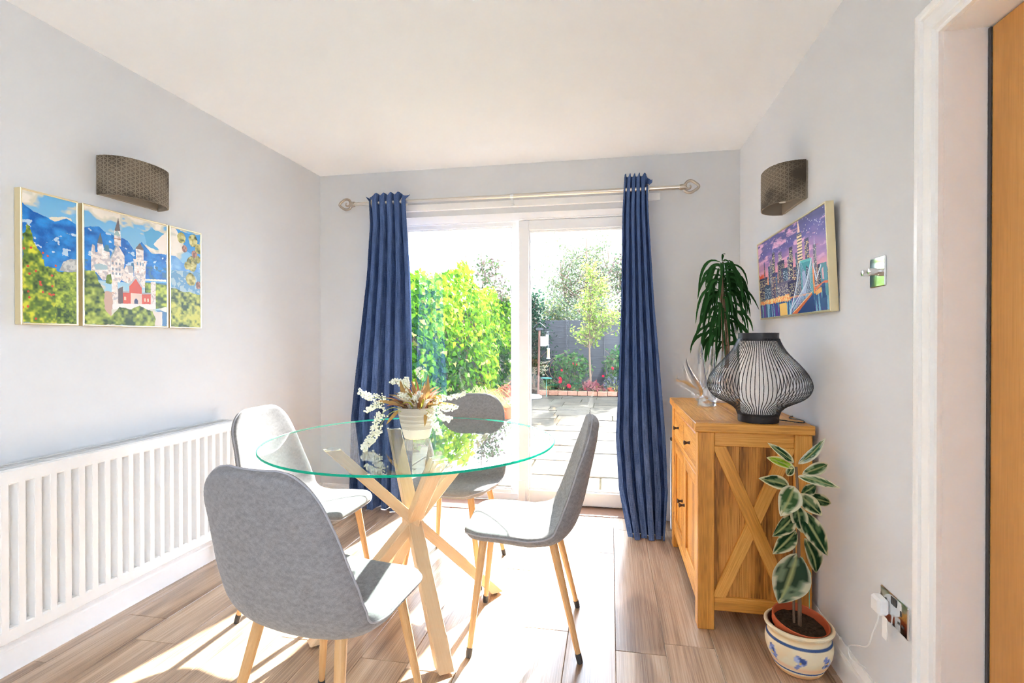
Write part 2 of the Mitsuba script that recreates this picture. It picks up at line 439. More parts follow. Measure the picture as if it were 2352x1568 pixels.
while y < RY1 - .03:
    # a raised rib: chamfered pad with a round front
    prof = [(-.0150, -.0325), (-.0125, -.002), (-.0105, .0), (.0105, .0), (.0125, -.002), (.0150, -.0325)]
    P = np.array([[(RX + d, y + a, z) for a, d in prof] for z in (RZ0 + .045, RZ1 - .05)])
    part(rad, 'rib', shape(grid(P), 'radiator_white'))
    y += .0525
part(rad, 'valve', shape(join([tube([(-2.05, RY1 - .03, RZ0 + .02), (-2.05, RY1 - .03, .03)], .0075), lathe([(0, 0), (.017, 0), (.018, .03), (.012, .05), (0, .052)], 16).apply_translation((-2.05, RY1 - .03, .055))]), 'white_plastic'), 'white pipe and valve')

# ------------------------------------------------------------------ dining table
TC, TZ, TR = np.array([-.836, 2.115]), .766, .609
tab = thing('dining_table', 'round glass-topped dining table on a starburst of pale wooden bars', 'table')
a = np.arange(97) * 2 * PI / 96
rr = np.array([0.0, .2, .4, TR - .002])
disc = grid(np.array([[(TC[0] + r * math.cos(t), TC[1] + r * math.sin(t), TZ) for t in a] for r in rr]))
part(tab, 'glass_top', shape(disc, 'table_glass'), 'clear round glass top')
rim = lathe([(TR - .002, TZ), (TR, TZ - .002), (TR, TZ - .0065), (TR - .002, TZ - .0085), (TR - .004, TZ - .0065), (TR - .004, TZ - .002), (TR - .002, TZ)], 120)
rim.apply_translation((TC[0], TC[1], 0))
part(tab, 'glass_edge', shape(rim, 'glass_rim', 40), 'green polished edge of the glass')
for dx, dy in ((.25, -.335), (.30, .26), (-.29, -.27), (-.25, .335)):
    o = np.array([dx, dy])
    f0, f1 = np.array([*(TC + o), .012]), np.array([*(TC - o * .84), TZ - .017])
    up = np.array([-dy, dx, 0.0])
    d = (f1 - f0) / np.linalg.norm(f1 - f0)
    m = beam(f0 - d * .04, f1 + d * .04, .058, .044, up=np.cross(d, [-dy, dx, 0]), b=.003)
    m = trimesh.intersections.slice_mesh_plane(m, [0, 0, 1], [0, 0, .010], cap=True, engine='earcut')
    m = trimesh.intersections.slice_mesh_plane(m, [0, 0, -1], [0, 0, TZ - .0142], cap=True, engine='earcut')
    wood(tab, 'leg', m, 'ash_wood', d)
    part(tab, 'foot_pad', shape(moved(lathe([(0, 0), (.016, 0), (.016, .010), (0, .010)], 20), (f0[0], f0[1], 0)), 'black_plastic', 40), 'black foot pad')
    part(tab, 'steel_disc', shape(moved(lathe([(0, 0), (.026, 0), (.026, .0045), (0, .0045)], 28), (f1[0], f1[1], TZ - .0140)), 'chrome', 40), 'small steel mounting disc under the glass')
wood(tab, 'hub', cbox((TC[0] - .038, TC[1] - .034, .375), (TC[0] + .038, TC[1] + .034, .432), .004), 'ash_wood', 2)

# ------------------------------------------------------------------ dining chairs
PROF = np.array([(.213, .437), (.200, .447), (.165, .4515), (.10, .448), (.02, .440), (-.06, .432), (-.115, .434), (-.155, .450), (-.186, .483), (-.206, .530), (-.224, .59), (-.242, .665), (-.259, .74), (-.273, .81), (-.281, .865), (-.283, .879)])


def chair_shell():
    n, mt = 76, 47
    cd = spline(PROF, 1500)
    q = np.linspace(0, 1, n)
    c = cd[np.round((.5 - .5 * np.cos(PI * q)) * 1199 + q * 300).astype(int)]
    L = np.concatenate([[0], np.cumsum(np.linalg.norm(np.diff(c, axis=0), axis=1))])
    s = L / L[-1]
    tan = np.gradient(c, axis=0)
    tan /= np.linalg.norm(tan, axis=1, keepdims=True)
    nor = np.stack([tan[:, 1], -tan[:, 0]], 1)       # towards the sitter
    # half width along the profile
    w = np.interp(s, [0, .10, .25, .42, .52, .62, .75, .88, 1.0], [.205, .215, .222, .229, .232, .228, .212, .193, .178])
    def rnd(d, r):
        d = np.clip(d / r, 0, 1)
        return np.sqrt(np.maximum(0, 1 - (1 - d) ** 2.3))
    front, back = rnd(L, .085), rnd(L[-1] - L, .115)
    w = w * (0.50 + .50 * front) * (0.42 + .58 * back)
    t = np.sin(np.linspace(-1, 1, mt) * PI / 2)
    bend = np.interp(s, [0, .3, .42, .5, .6, .8, 1.0], [.006, .014, .034, .052, .050, .034, .008])
    top = np.zeros((n, mt, 3)); bot = np.zeros((n, mt, 3))
    endth = np.sqrt(np.maximum(0, 1 - (1 - np.clip(np.minimum(L, L[-1] - L) / .022, 0, 1)) ** 3))
    for i in range(n):
        thick_t = .019 * endth[i] * np.sqrt(np.maximum(0, 1 - np.abs(t) ** 9))
        thick_b = np.interp(s[i], [0, .3, .5, 1], [.030, .033, .031, .024]) * endth[i] * np.sqrt(np.maximum(0, 1 - np.abs(t) ** 8))
        k = bend[i] * np.abs(t) ** 2.4
        base = np.stack([c[i, 0] + nor[i, 0] * k, w[i] * t, c[i, 1] + nor[i, 1] * k], 1)
        nn = np.array([nor[i, 0], 0, nor[i, 1]])
        top[i] = base + nn * thick_t[:, None]
        bot[i] = base - nn * thick_b[:, None]
    A, B = grid(top), grid(bot)
    B.invert()
    m = join([A, B])
    m.merge_vertices(digits_vertex=6)
    m.fix_normals()
    edge = np.vstack([top[:, 0], top[-1, 1:], top[::-1, -1][1:], top[0, ::-1][1:]])
    return m, edge


SHELL, EDGE = chair_shell()
PIPE = tube(np.vstack([EDGE[::1], EDGE[:1]]), .0032, 6, cap=False)
PLY_SHELL, PLY_PIPE = shape(SHELL, 'grey_felt', 60), shape(PIPE, 'piping_grey', True)
LEGS = []
for tp, ft in (((.142, .138, .430), (.190, .205, 0)), ((.142, -.138, .430), (.190, -.205, 0)), ((-.122, .138, .424), (-.226, .2, 0)), ((-.122, -.138, .424), (-.226, -.2, 0))):
    tp, ft = np.array(tp), np.array(ft)
    e = ft + (tp - ft) * .075
    lm = tube([tp, tp + (e - tp) * .5, e], [.0165, .0135, .0100], 16)
    cm = tube([ft + (0, 0, .0005), ft + (tp - ft) * .02, e + (tp - ft) * .004], [.0100, .0112, .0118], 16)
    LEGS.append((mikit.ply(lm, 'leg_wood', 40) if False else shape(lm, 'leg_wood', False, uv=wood_uv(lm, tp - ft)), shape(cm, 'black_plastic', 40)))


def chair(x, y, deg, label):
    c = thing('dining_chair', label, 'chair', 'grey felt dining chairs around the glass table')
    tw = T().translate([x, y, 0]).rotate([0, 0, 1], deg)
    part(c, 'seat_shell', {**PLY_SHELL, 'to_world': tw})
    part(c, 'piping', {**PLY_PIPE, 'to_world': tw})
    for l, cap in LEGS:
        k = part(c, 'leg', {**l, 'to_world': tw})
        part(k, 'foot_cap', {**cap, 'to_world': tw})


chair(-.803, 1.388, 79.5, 'grey felt dining chair nearest the camera, seen from behind')
chair(-.350, 2.094, 184.9, 'grey felt dining chair seen side-on right of the table, facing the radiator')
chair(-1.314, 2.112, -1.5, 'grey felt dining chair between the radiator and the glass table')
chair(-.795, 2.595, -95.0, 'grey felt dining chair behind the table with its back to the patio door')

# ------------------------------------------------------------------ oak sideboard
SX0, SX1, SY0, SY1, SZ = .355, .788, 2.235, 3.150, .850
sb = thing('sideboard', 'honey oak sideboard with drawers, doors and a crossed end panel', 'sideboard')
top_pieces = [((SX0 - .012, SY0 - .012, .813), (SX1 + .006, SY0 + .075, SZ), 0), ((SX0 - .012, SY1 - .075, .813), (SX1 + .006, SY1 + .012, SZ), 0)]
for lo, hi, ax in top_pieces:
    wood(sb, 'top_board', cbox(lo, hi, .003), 'oak', ax)
xs = [SX0 - .012, SX0 + .075, SX0 + .20, SX0 + .32, SX1 + .006]
for i, (xa, xb) in enumerate(zip(xs[:-1], xs[1:])):
    wood(sb, 'top_board', cbox((xa + .0004, SY0 + .0755, .813), (xb - .0004, SY1 - .0755, SZ - .0003), .0015), 'oak', 1)
PW = .065
for x in (SX0, SX1 - PW):
    for y in (SY0, SY1 - PW):
        wood(sb, 'post', cbox((x, y, 0), (x + PW, y + PW, .8125), .003), 'oak', 2)
for y, yy in ((SY0 + .008, SY0 + .036), (SY1 - .036, SY1 - .008)):
    wood(sb, 'rail', cbox((SX0 + PW, y, .755), (SX1 - PW, yy, .8125), .002), 'oak', 0)
    wood(sb, 'rail', cbox((SX0 + PW, y, .078), (SX1 - PW, yy, .134), .002), 'oak', 0)
    px = SX0 + PW
    for j in range(3):
        xa, xb = px + j * .1011, px + (j + 1) * .1011
        wood(sb, 'end_panel', cbox((xa, y + .014, .133), (xb - .0006, yy - .006, .756), .0012), 'oak_panel', 2)
yb = SY0 + .0135
A0, A1, B0, B1 = (SX0 + PW + .026, yb, .738), (SX1 - PW - .026, yb, .150), (SX0 + PW + .026, yb, .150), (SX1 - PW - .026, yb, .738)
def brace(p, q, y0, th):
    p, q = np.array(p), np.array(q)
    d = (q - p) / np.linalg.norm(q - p)
    m = beam(p - d * .08 + (0, y0, 0), q + d * .08 + (0, y0, 0), .05, th, up=(0, 1, 0), b=.0015)
    for o, nrm in (((SX0 + PW + .0004, 0, 0), (1, 0, 0)), ((SX1 - PW - .0004, 0, 0), (-1, 0, 0)), ((0, 0, .1345), (0, 0, 1)), ((0, 0, .7545), (0, 0, -1))):
        m = trimesh.intersections.slice_mesh_plane(m, nrm, o, cap=True, engine='earcut')
    return m, d
m, d = brace(A0, A1, 0, .018); wood(sb, 'cross_brace', m, 'oak', d)
m, d = brace(B0, B1, .003, .017); wood(sb, 'cross_brace', m, 'oak', d)
# front, facing -x
FXa = SX0 + .006
yc = (SY0 + SY1) / 2
wood(sb, 'front_rail', cbox((FXa, SY0 + PW, .792), (FXa + .03, SY1 - PW, .8125), .001), 'oak', 1)
wood(sb, 'front_rail', cbox((FXa, SY0 + PW, .615), (FXa + .03, SY1 - PW, .640), .001), 'oak', 1)
wood(sb, 'front_rail', cbox((FXa, SY0 + PW, .078), (FXa + .03, SY1 - PW, .120), .001), 'oak', 1)
KNOB = lathe([(0, 0), (.0085, 0), (.0075, .006), (.0055, .012), (.009, .020), (.0125, .023), (.0125, .026), (.010, .028), (0, .0285)], 4)
KNOB.apply_transform(trimesh.transformations.euler_matrix(0, 0, PI / 4))
KNOB.apply_transform(trimesh.transformations.euler_matrix(0, -PI / 2, 0))
PLY_KNOB = shape(KNOB, 'pewter_dark', 30)
half = [(SY0 + PW, yc - .004), (yc + .004, SY1 - PW)]
for ya, yb2 in half:
    dk = part(sb, 'drawer', shape(cbox((FXa - .001, ya + .003, .643), (FXa + .02, yb2 - .003, .789), .004), 'oak', False, uv=wood_uv(cbox((FXa - .001, ya + .003, .643), (FXa + .02, yb2 - .003, .789), .004), 1)))
    part(dk, 'knob', {**PLY_KNOB, 'to_world': T().translate([FXa - .001, (ya + yb2) / 2, .716])}, 'dark square-flared knob')
wood(sb, 'front_rail', cbox((FXa, yc - .004, .64), (FXa + .02, yc + .004, .792), .001), 'oak', 2)
for i, (ya, yb2) in enumerate(half):
    za, zb, st = .123, .612, .055
    dk = part(sb, 'door', shape(cbox((FXa + .009, ya + st - .004, za + st - .004), (FXa + .016, yb2 - st + .004, zb - st + .004), .001), 'oak', False,
              uv=wood_uv(cbox((FXa + .009, ya + st - .004, za + st - .004), (FXa + .016, yb2 - st + .004, zb - st + .004), .001), 2)))
    ya, yb2 = ya + .003, yb2 - .0015
    for lo, hi, ax in (((FXa - .001, ya, za), (FXa + .02, ya + st, zb), 2), ((FXa - .001, yb2 - st, za), (FXa + .02, yb2, zb), 2),
                       ((FXa - .001, ya + st, za), (FXa + .02, yb2 - st, za + st), 1), ((FXa - .001, ya + st, zb - st), (FXa + .02, yb2 - st, zb), 1)):
        m = cbox(lo, hi, .0025)
        part(dk, 'stile', shape(m, 'oak', False, uv=wood_uv(m, ax)))
    ky = yb2 - st / 2 if i == 0 else ya + st / 2
    part(dk, 'knob', {**PLY_KNOB, 'to_world': T().translate([FXa - .001, ky, .375])}, 'dark square-flared knob')
    hy = ya - .002 if i == 0 else yb2 + .001
    for z in (.18, .50):
        part(dk, 'hinge', shape(cbox((FXa - .003, hy - .004, z - .025), (FXa + .004, hy + .004, z + .025), .001), 'brown_hinge'), 'dark brown hinge')
part(sb, 'carcass', shape(join([cbox((FXa + .031, SY0 + .04, .09), (SX1 - .03, SY1 - .04, .104)), cbox((SX1 - .028, SY0 + .04, .09), (SX1 - .018, SY1 - .04, .81)),
                                cbox((FXa + .022, SY0 + .04, .62), (SX1 - .03, SY1 - .04, .63))]), 'oak_panel', False, uv=None) if False else
     shape(cbox((SX1 - .028, SY0 + .04, .09), (SX1 - .018, SY1 - .04, .81)), 'oak_panel', False, uv=wood_uv(cbox((SX1 - .028, SY0 + .04, .09), (SX1 - .018, SY1 - .04, .81)), 1)))
wood(sb, 'carcass', cbox((FXa + .031, SY0 + .04, .09), (SX1 - .03, SY1 - .04, .104)), 'oak_panel', 1)

# ------------------------------------------------------------------ lamp with black ribs on the sideboard
LX, LY = .607, 2.318
mat('core_white', base_color=rgb(.90, .90, .88), roughness=.8)
lamp = thing('table_lamp', 'bulbous table lamp of thin black ribs round a white core on the sideboard', 'lamp')
part(lamp, 'base', shape(moved(lathe([(0, SZ), (.077, SZ), (.079, SZ + .004), (.079, SZ + .024), (.082, SZ + .034), (.080, SZ + .036), (.0, SZ + .034)], 64), (LX, LY, 0)), 'black_satin', 40), 'black ring base')
part(lamp, 'collar', shape(moved(lathe([(.0795, 1.186), (.0775, 1.198), (.0775, 1.219), (.0735, 1.219), (.0735, 1.188), (.0795, 1.186)], 64), (LX, LY, 0)), 'black_satin', 40), 'black ring collar')
part(lamp, 'core', shape(moved(lathe([(0, SZ + .036), (.066, SZ + .036), (.068, SZ + .045), (.0715, 1.19), (.0715, 1.212), (0, 1.212)], 64), (LX, LY, 0)), 'core_white', 40), 'white translucent cylinder core')
lp = spline([(.081, SZ + .030), (.086, SZ + .046), (.110, SZ + .068), (.150, SZ + .088), (.184, SZ + .112), (.2, SZ + .145), (.193, SZ + .182), (.168, SZ + .222), (.136, SZ + .258), (.108, SZ + .290), (.089, SZ + .322), (.080, SZ + .345)], 26)
NR = 80
nrm_ = np.gradient(lp, axis=0); nrm_ /= np.linalg.norm(nrm_, axis=1, keepdims=True)
RIBP = grid(np.array([[(r + nz_ * .0006 * a, b * .0014, z - nr_ * .0006 * a) for a, b in ((-1, -1), (1, -1), (1, 1), (-1, 1), (-1, -1))] for (r, z), (nr_, nz_) in zip(lp, nrm_)]))
PLY_RIB = shape(RIBP, 'black_satin', 40)
for i in range(NR):
    part(lamp, 'rib', {**PLY_RIB, 'to_world': T().translate([LX, LY, 0]).rotate([0, 0, 1], 360 * i / NR)})
part(lamp, 'cable', shape(tube(spline([(LX + .07, LY + .035, SZ + .003), (LX + .11, LY + .01, SZ + .004), (LX + .165, LY - .03, SZ + .004), (LX + .178, LY + .02, SZ + .005), (LX + .16, LY + .08, SZ + .003), (LX + .186, LY + .16, SZ + .003)], 30), .0019, 6), 'black_satin', True), 'thin dark cable')

# ------------------------------------------------------------------ crystal vase on the sideboard
vz = thing('crystal_vase', 'clear crystal vase with splayed pointed fingers on the sideboard', 'vase')
VX, VY = .487, 2.80
def hull_chain(js):
    out = []
    for (p, r), (q, s) in zip(js[:-1], js[1:]):
        sp = [m3.Manifold.sphere(float(a), 20).translate([float(c) for c in b]) for b, a in ((p, r), (q, s))]
        out.append(m3.Manifold.batch_hull(sp))
    return out
parts_ = [m3.Manifold.cylinder(.045, .046, .043, 20).translate([0, 0, .001])]
for dx, dy, z, r0, bx in ((-.035, -.01, .315, .017, .6), (-.105, -.02, .235, .017, .72), (.028, .0, .30, .016, .6), (.075, .015, .275, .017, .65), (-.150, -.03, .150, .020, .8), (.03, .085, .20, .017, .7), (.085, -.055, .155, .02, .8)):
    parts_ += hull_chain([((dx * .12, dy * .2, .035), .032), ((dx * .45, dy * .45, .085), .027), ((dx * .80, dy * .85, .085 + (z - .085) * .45), .021), ((dx, dy, z - .03), .0135), ((dx, dy, z), .007)])
vm = m3.Manifold.batch_boolean(parts_, m3.OpType.Add).refine_to_length(.012)
mm = vm.to_mesh()
vt = trimesh.Trimesh(mm.vert_properties[:, :3], mm.tri_verts, process=True)
trimesh.smoothing.filter_taubin(vt, .5, .53, 8)
vt.vertices[:, 2] -= vt.vertices[:, 2].min() - .0005
part(vz, 'body', shape(moved(vt, (VX, VY, SZ)), 'crystal', True))

# ------------------------------------------------------------------ curtain rod and curtains
RODY, RODZ = YB - .09, 2.154
rod = thing('curtain_rod', 'brushed nickel curtain rod with open teardrop finials above the patio door', 'curtain rod')
part(rod, 'pole', shape(tube([(-1.80, RODY, RODZ), (-.60, RODY, RODZ)], .0125, 24), 'nickel', 50))
part(rod, 'pole', shape(tube([(-.66, RODY, RODZ), (.435, RODY, RODZ)], .0145, 24), 'nickel', 50))
for s, x in ((-1, -1.80), (1, .435)):
    part(rod, 'collar', shape(moved(lathe([(0, 0), (.017, 0), (.0185, .004), (.0185, .03), (.0165, .034), (0, .034)], 24), (x - s * .004, RODY, RODZ), ry=s * PI / 2), 'antique_nickel', 40))
    # teardrop loop drawn in the plane of the wall, with an inner curl
    L = [(.02, -.008), (.036, -.030), (.062, -.036), (.088, -.024), (.112, .0), (.088, .026), (.062, .038), (.038, .030), (.030, .008), (.042, -.010), (.058, -.010), (.064, .002), (.056, .010)]
    q = spline([(x + s * a, RODY, RODZ + b) for a, b in L], 60)
    part(rod, 'finial', shape(tube(q, np.interp(np.linspace(0, 1, 60), [0, .1, .45, .75, 1], [.008, .0095, .0085, .009, .004]), 10), 'antique_nickel', True), 'open teardrop finial with a curl')
for x in (-.652,):
    part(rod, 'bracket', shape(join([cbox((x - .008, RODY - .004, RODZ - .052), (x + .008, RODY + .002, RODZ - .014), .001), cbox((x - .008, RODY - .001, RODZ - .052), (x + .008, YB - .028, RODZ - .046), .001),
                                     lathe([(.0148, -.011), (.0172, -.011), (.0172, .011), (.0148, .011), (.0148, -.011)], 24).apply_transform(trimesh.transformations.euler_matrix(0, PI / 2, 0)).apply_translation((x, RODY, RODZ))]), 'chrome', 40), 'chrome bracket at the middle')


def curtain(name, label, levels, nf, phase, flare_l, flare_r, seed, amp=1.0):
    """levels: (z, x left, x right, y) from top to bottom; nf folds."""
    c = thing(name, label, 'curtain', 'navy eyelet curtains')
    lv = np.array(levels)[::-1]
    zs = np.concatenate([np.linspace(lv[0, 0], 2.0, 56), np.linspace(2.01, lv[-1, 0], 22)])
    n = 150
    t = np.linspace(0, 1, n)
    P = np.zeros((len(zs), n, 3)); UV = np.zeros((len(zs), n, 2))
    g = np.random.default_rng(seed)
    ph = g.uniform(-.5, .5, 9)
    for i, z in enumerate(zs):
        xl, xr, y0 = (np.interp(z, lv[:, 0], lv[:, j]) for j in (1, 2, 3))
        low = np.clip((2.0 - z) / 2.0, 0, 1)
        up = np.clip((z - (RODZ + .01)) / .06, 0, 1)
        tt = t + (.022 * np.sin(t * 7 + ph[0] * 6 + z * 1.1) * low)
        a = amp * (.030 + .022 * low) * (1 - .35 * up)
        f = nf * tt + phase
        w = np.cos(2 * PI * f + .35 * np.sin(z * 1.7 + ph[1] * 5))
        wave = (1 - 2 * (.5 - .5 * w) ** (2.6 + 5.0 * np.clip((z - 1.7) / .4, 0, 1))) + low * .45 * np.sin(2 * PI * f * .5 + ph[2] * 6) + .12 * low * np.sin(2 * PI * f * 1.37 + z * .8)
        x = xl + (xr - xl) * tt + .012 * low * np.sin(2 * PI * f * 2)
        x = x - up * flare_l * np.exp(-((t) / .12) ** 2) + up * flare_r * np.exp(-((1 - t) / .12) ** 2)
        fall = .012 * meshkit.noise(np.stack([t * 5 + seed, np.full(n, z * 2.2), np.zeros(n)], 1)) * (.4 + low)
        P[i] = np.stack([x, y0 - a * wave + fall, np.full(n, z) + up * (.012 * np.sin(2 * PI * f) - .03 * (flare_l > 0) * np.exp(-(t / .1) ** 2) - .03 * (flare_r > 0) * np.exp(-((1 - t) / .1) ** 2))], 1)
        UV[i] = np.stack([t * 1.5 + seed, np.full(n, z)], 1)
    part(c, 'cloth', shape(grid(P), 'navy_cloth', True, uv=UV.reshape(-1, 2)))
    return c


def grommet(c, x, tilt):
    m = lathe([(.0215, -.003), (.0315, -.0035), (.0335, 0), (.0315, .0035), (.0215, .003), (.0215, -.003)], 28)
    m.apply_transform(trimesh.transformations.euler_matrix(0, PI / 2, 0))
    m.apply_transform(trimesh.transformations.euler_matrix(0, 0, tilt))
    part(c, 'eyelet', shape(moved(m, (x, RODY, RODZ)), 'nickel', 40), 'steel eyelet ring')


cl = curtain('curtain', 'navy eyelet curtain on the left of the patio door, beside the corner', [(2.212, -1.675, -1.405, RODY), (2.0, -1.668, -1.392, RODY), (1.58, -1.705, -1.372, RODY), (.62, -1.80, -1.342, RODY - .005), (.004, -1.80, -1.36, RODY - .02)], 5, .25, .035, .045, 3)
for x, t_ in ((-1.662, .25), (-1.420, -.5)):
    grommet(cl, x, t_)
cr = curtain('curtain', 'navy eyelet curtain on the right of the patio door, next to the oak sideboard', [(2.245, .088, .232, RODY), (2.0, .075, .238, RODY), (1.41, .066, .272, RODY), (.57, .040, .335, RODY - .04), (.25, .065, .345, RODY - .12), (.004, .120, .322, RODY - .235)], 5, .0, .0, .03, 8, .85)
for x, t_ in ((.226, .5),):
    grommet(cr, x, t_)

# ------------------------------------------------------------------ wall lamps
def shade_fn(p, n, uv):
    u, v = uv.x * 62.0, uv.y * 62.0
    def line(a):
        f = dr.abs(a - dr.floor(a) - 0.5)
        return smoothstep(0.34, 0.46, f)
    g = dr.maximum(dr.maximum(line(u), line(u * 0.5 + v * 0.866)), line(u * 0.5 - v * 0.866))
    c = fbm(p.x * 9, p.y * 9, p.z * 9, 3)
    base = mix(mi.Color3f(0.055, 0.043, 0.031), mi.Color3f(0.15, 0.12, 0.088), smoothstep(.3, .7, c))
    return mix(base, mi.Color3f(0.27, 0.23, 0.17), g * smoothstep(.25, .6, c) * .75)
mat('suede_shade', base_color=proc(shade_fn), roughness=0.7, specular=0.25)
mat('shade_lining', base_color=rgb(0.30, 0.26, 0.21), roughness=0.8)


def sconce(y0, side, wx, z0, z1, label):
    """half-oval shade of width .30 on the wall at x = wx, standing out along side"""
    c = thing('wall_lamp', label, 'wall lamp', 'brown half-drum wall lamps')
    hw, dp = .150, .128
    t = np.linspace(0, PI, 49)
    def ring(h, d):
        x = np.sign(np.sin(t)) * np.abs(np.sin(t)) ** .75 * d + .008
        return np.stack([wx + side * x, y0 + np.sign(np.cos(t)) * np.abs(np.cos(t)) ** .9 * h], 1)
    o, i = ring(hw, dp), ring(hw - .004, dp - .004)
    rows = [np.c_[i, np.full(49, z0)], np.c_[o, np.full(49, z0)], np.c_[o, np.full(49, z1)], np.c_[i, np.full(49, z1)], np.c_[i, np.full(49, z0)]]
    s = np.concatenate([[0], np.cumsum(np.linalg.norm(np.diff(o, axis=0), axis=1))])
    O = grid(np.array(rows[1:3])); 
    part(c, 'shade', shape(O, 'suede_shade', True, uv=np.vstack([np.c_[s, np.full(49, z0)], np.c_[s, np.full(49, z1)]])))
    part(c, 'lining', shape(join([grid(np.array(rows[0:2])), grid(np.array(rows[2:5]))]), 'shade_lining'), 'paler inner lining and rim')
    xa, xb = sorted((wx, wx + side * .014))
    part(c, 'back_plate', shape(cbox((xa, y0 - hw + .004, z0 + .003), (xb, y0 + hw - .004, z1 - .003), .002), 'shade_lining'))
    xa, xb = sorted((wx + side * .014, wx + side * .05))
    part(c, 'bulb_holder', shape(moved(lathe([(0, 0), (.014, 0), (.014, .05), (.022, .07), (.024, .095), (.016, .115), (0, .12)], 20), (wx + side * .055, y0, z0 + .025)), 'matt_white', 40), 'white bulb holder')
    part(c, 'arm', shape(cbox((xa, y0 - .01, z0 + .03), (xb, y0 + .01, z0 + .05), .002), 'shade_lining'))


sconce(1.957, 1, XL, 1.797, 1.962, 'brown half-drum wall lamp above the castle triptych')
sconce(2.512, -1, XR, 1.780, 1.946, 'brown half-drum wall lamp above the city skyline picture')

# ------------------------------------------------------------------ framed pictures (flat prints, painted in the print's own plane: a across, b down, 0 to 1)
def inside(poly, a, b):
    p = np.asarray(poly, float)
    r = np.zeros(a.shape, bool)
    for (x0, y0), (x1, y1) in zip(p, np.roll(p, -1, 0)):
        if y0 != y1:
            r ^= ((y0 > b) != (y1 > b)) & (a < (x1 - x0) * (b - y0) / (y1 - y0) + x0)
    return r


class Print:
    def __init__(s, na, nb, asp):
        s.b, s.a = np.meshgrid(np.linspace(0, 1, nb), np.linspace(0, 1, na), indexing='ij')
        s.x = s.a * asp
        s.c = np.zeros((nb, na, 3))

    def n(s, fx, fy, seed=0, o=3):
        return meshkit.fbm(np.stack([s.x * fx, s.b * fy, np.full(s.a.shape, seed * 7.3)], -1), o, seed)

    def put(s, m, col):
        m = np.asarray(m, float)[..., None]
        s.c = s.c * (1 - m) + np.asarray(col, float) * m

    def poly(s, p, col, jit=0.0, seed=1):
        ja, jb = (jit * (s.n(24, 24, seed) - .5), jit * (s.n(24, 24, seed + 5) - .5)) if jit else (0, 0)
        m = inside(p, s.a + ja, s.b + jb)
        s.put(m, col)
        return m

    def leaves(s, m, seed, f=34, lo=(.02, .06, .01), mid=(.16, .26, .02), hi=(.50, .58, .05)):
        k = s.n(f, f * 1.1, seed, 2) * .62 + s.n(f * .28, f * .3, seed + 3, 2) * .55 - .1
        t = np.clip((k - .33) / .34, 0, 1)[..., None]
        c = np.where(t < .5, np.array(lo) * (1 - 2 * t) + np.array(mid) * 2 * t, np.array(mid) * (2 - 2 * t) + np.array(hi) * (2 * t - 1))
        s.c = np.where(m[..., None], c, s.c)

    def sky(s, seed):
        t = s.b[..., None]
        s.c = np.array([.14, .42, .70]) * (1 - t) + np.array([.42, .62, .66]) * t
        k = s.n(4.2, 7.5, seed, 4)
        s.put(np.clip((k - .47) / .06, 0, 1), (.62, .60, .50))
        s.put(np.clip((k - .56) / .05, 0, 1), (.80, .74, .64))

    def mount(s, m, seed, c0=(.005, .10, .42), c1=(.02, .26, .66)):
        k = s.n(14, 18, seed, 4)[..., None]
        s.c = np.where(m[..., None], np.array(c0) + (np.array(c1) - np.array(c0)) * np.clip((k - .3) / .4, 0, 1), s.c)
        s.put(m & (s.n(22, 30, seed + 4) > .69) & (s.b < .45), (.45, .60, .75))


def picture(key, P, corners, frame_w, depth, wall_n, fmat='gold_frame'):
    """corners: the frame front's outer corners tl, tr, br, bl seen from the room."""
    tl, tr, br, bl = (np.array(c, float) for c in corners)
    ex, ey = tr - tl, bl - tl
    W_, H_ = np.linalg.norm(ex), np.linalg.norm(ey)
    ux, uy = ex / W_, ey / H_
    n = np.array(wall_n, float)
    nb, na = P.a.shape
    w = frame_w
    pt = tl + ux * w + uy * w - n * .003 + (P.a[..., None] * (W_ - 2 * w)) * ux + (P.b[..., None] * (H_ - 2 * w)) * uy
    part(key, 'print', shape(grid(pt), 'print_canvas', False, color=P.c.reshape(-1, 3)), 'flat painted print')
    prof = [(0, -depth), (0, -.002), (.002, 0), (w - .002, 0), (w, -.002), (w, -.006)]
    rows = []
    for c, s in ((tl, (1, 1)), (tr, (-1, 1)), (br, (-1, -1)), (bl, (1, -1)), (tl, (1, 1))):
        rows.append([c + a * (s[0] * ux + s[1] * uy) + h * n for a, h in prof])
    part(key, 'frame', shape(grid(np.array(rows)), fmat), 'thin pale gold frame')
    part(key, 'backing', shape(grid(np.array([[tl - n * depth + .002 * (ux + uy), tr - n * depth + .002 * (uy - ux)], [bl - n * depth + .002 * (ux - uy), br - n * depth - .002 * (ux + uy)]])), 'shade_lining'), 'plain backing board')


PXW = XL + .030
def left_pic(label, P, y0, y1, z0=1.247, z1=1.742):
    k = thing('picture', label, 'picture')
    picture(k, P, ((PXW, y0, z1), (PXW, y1, z1), (PXW, y1, z0), (PXW, y0, z0)), .007, .0285, (1, 0, 0))


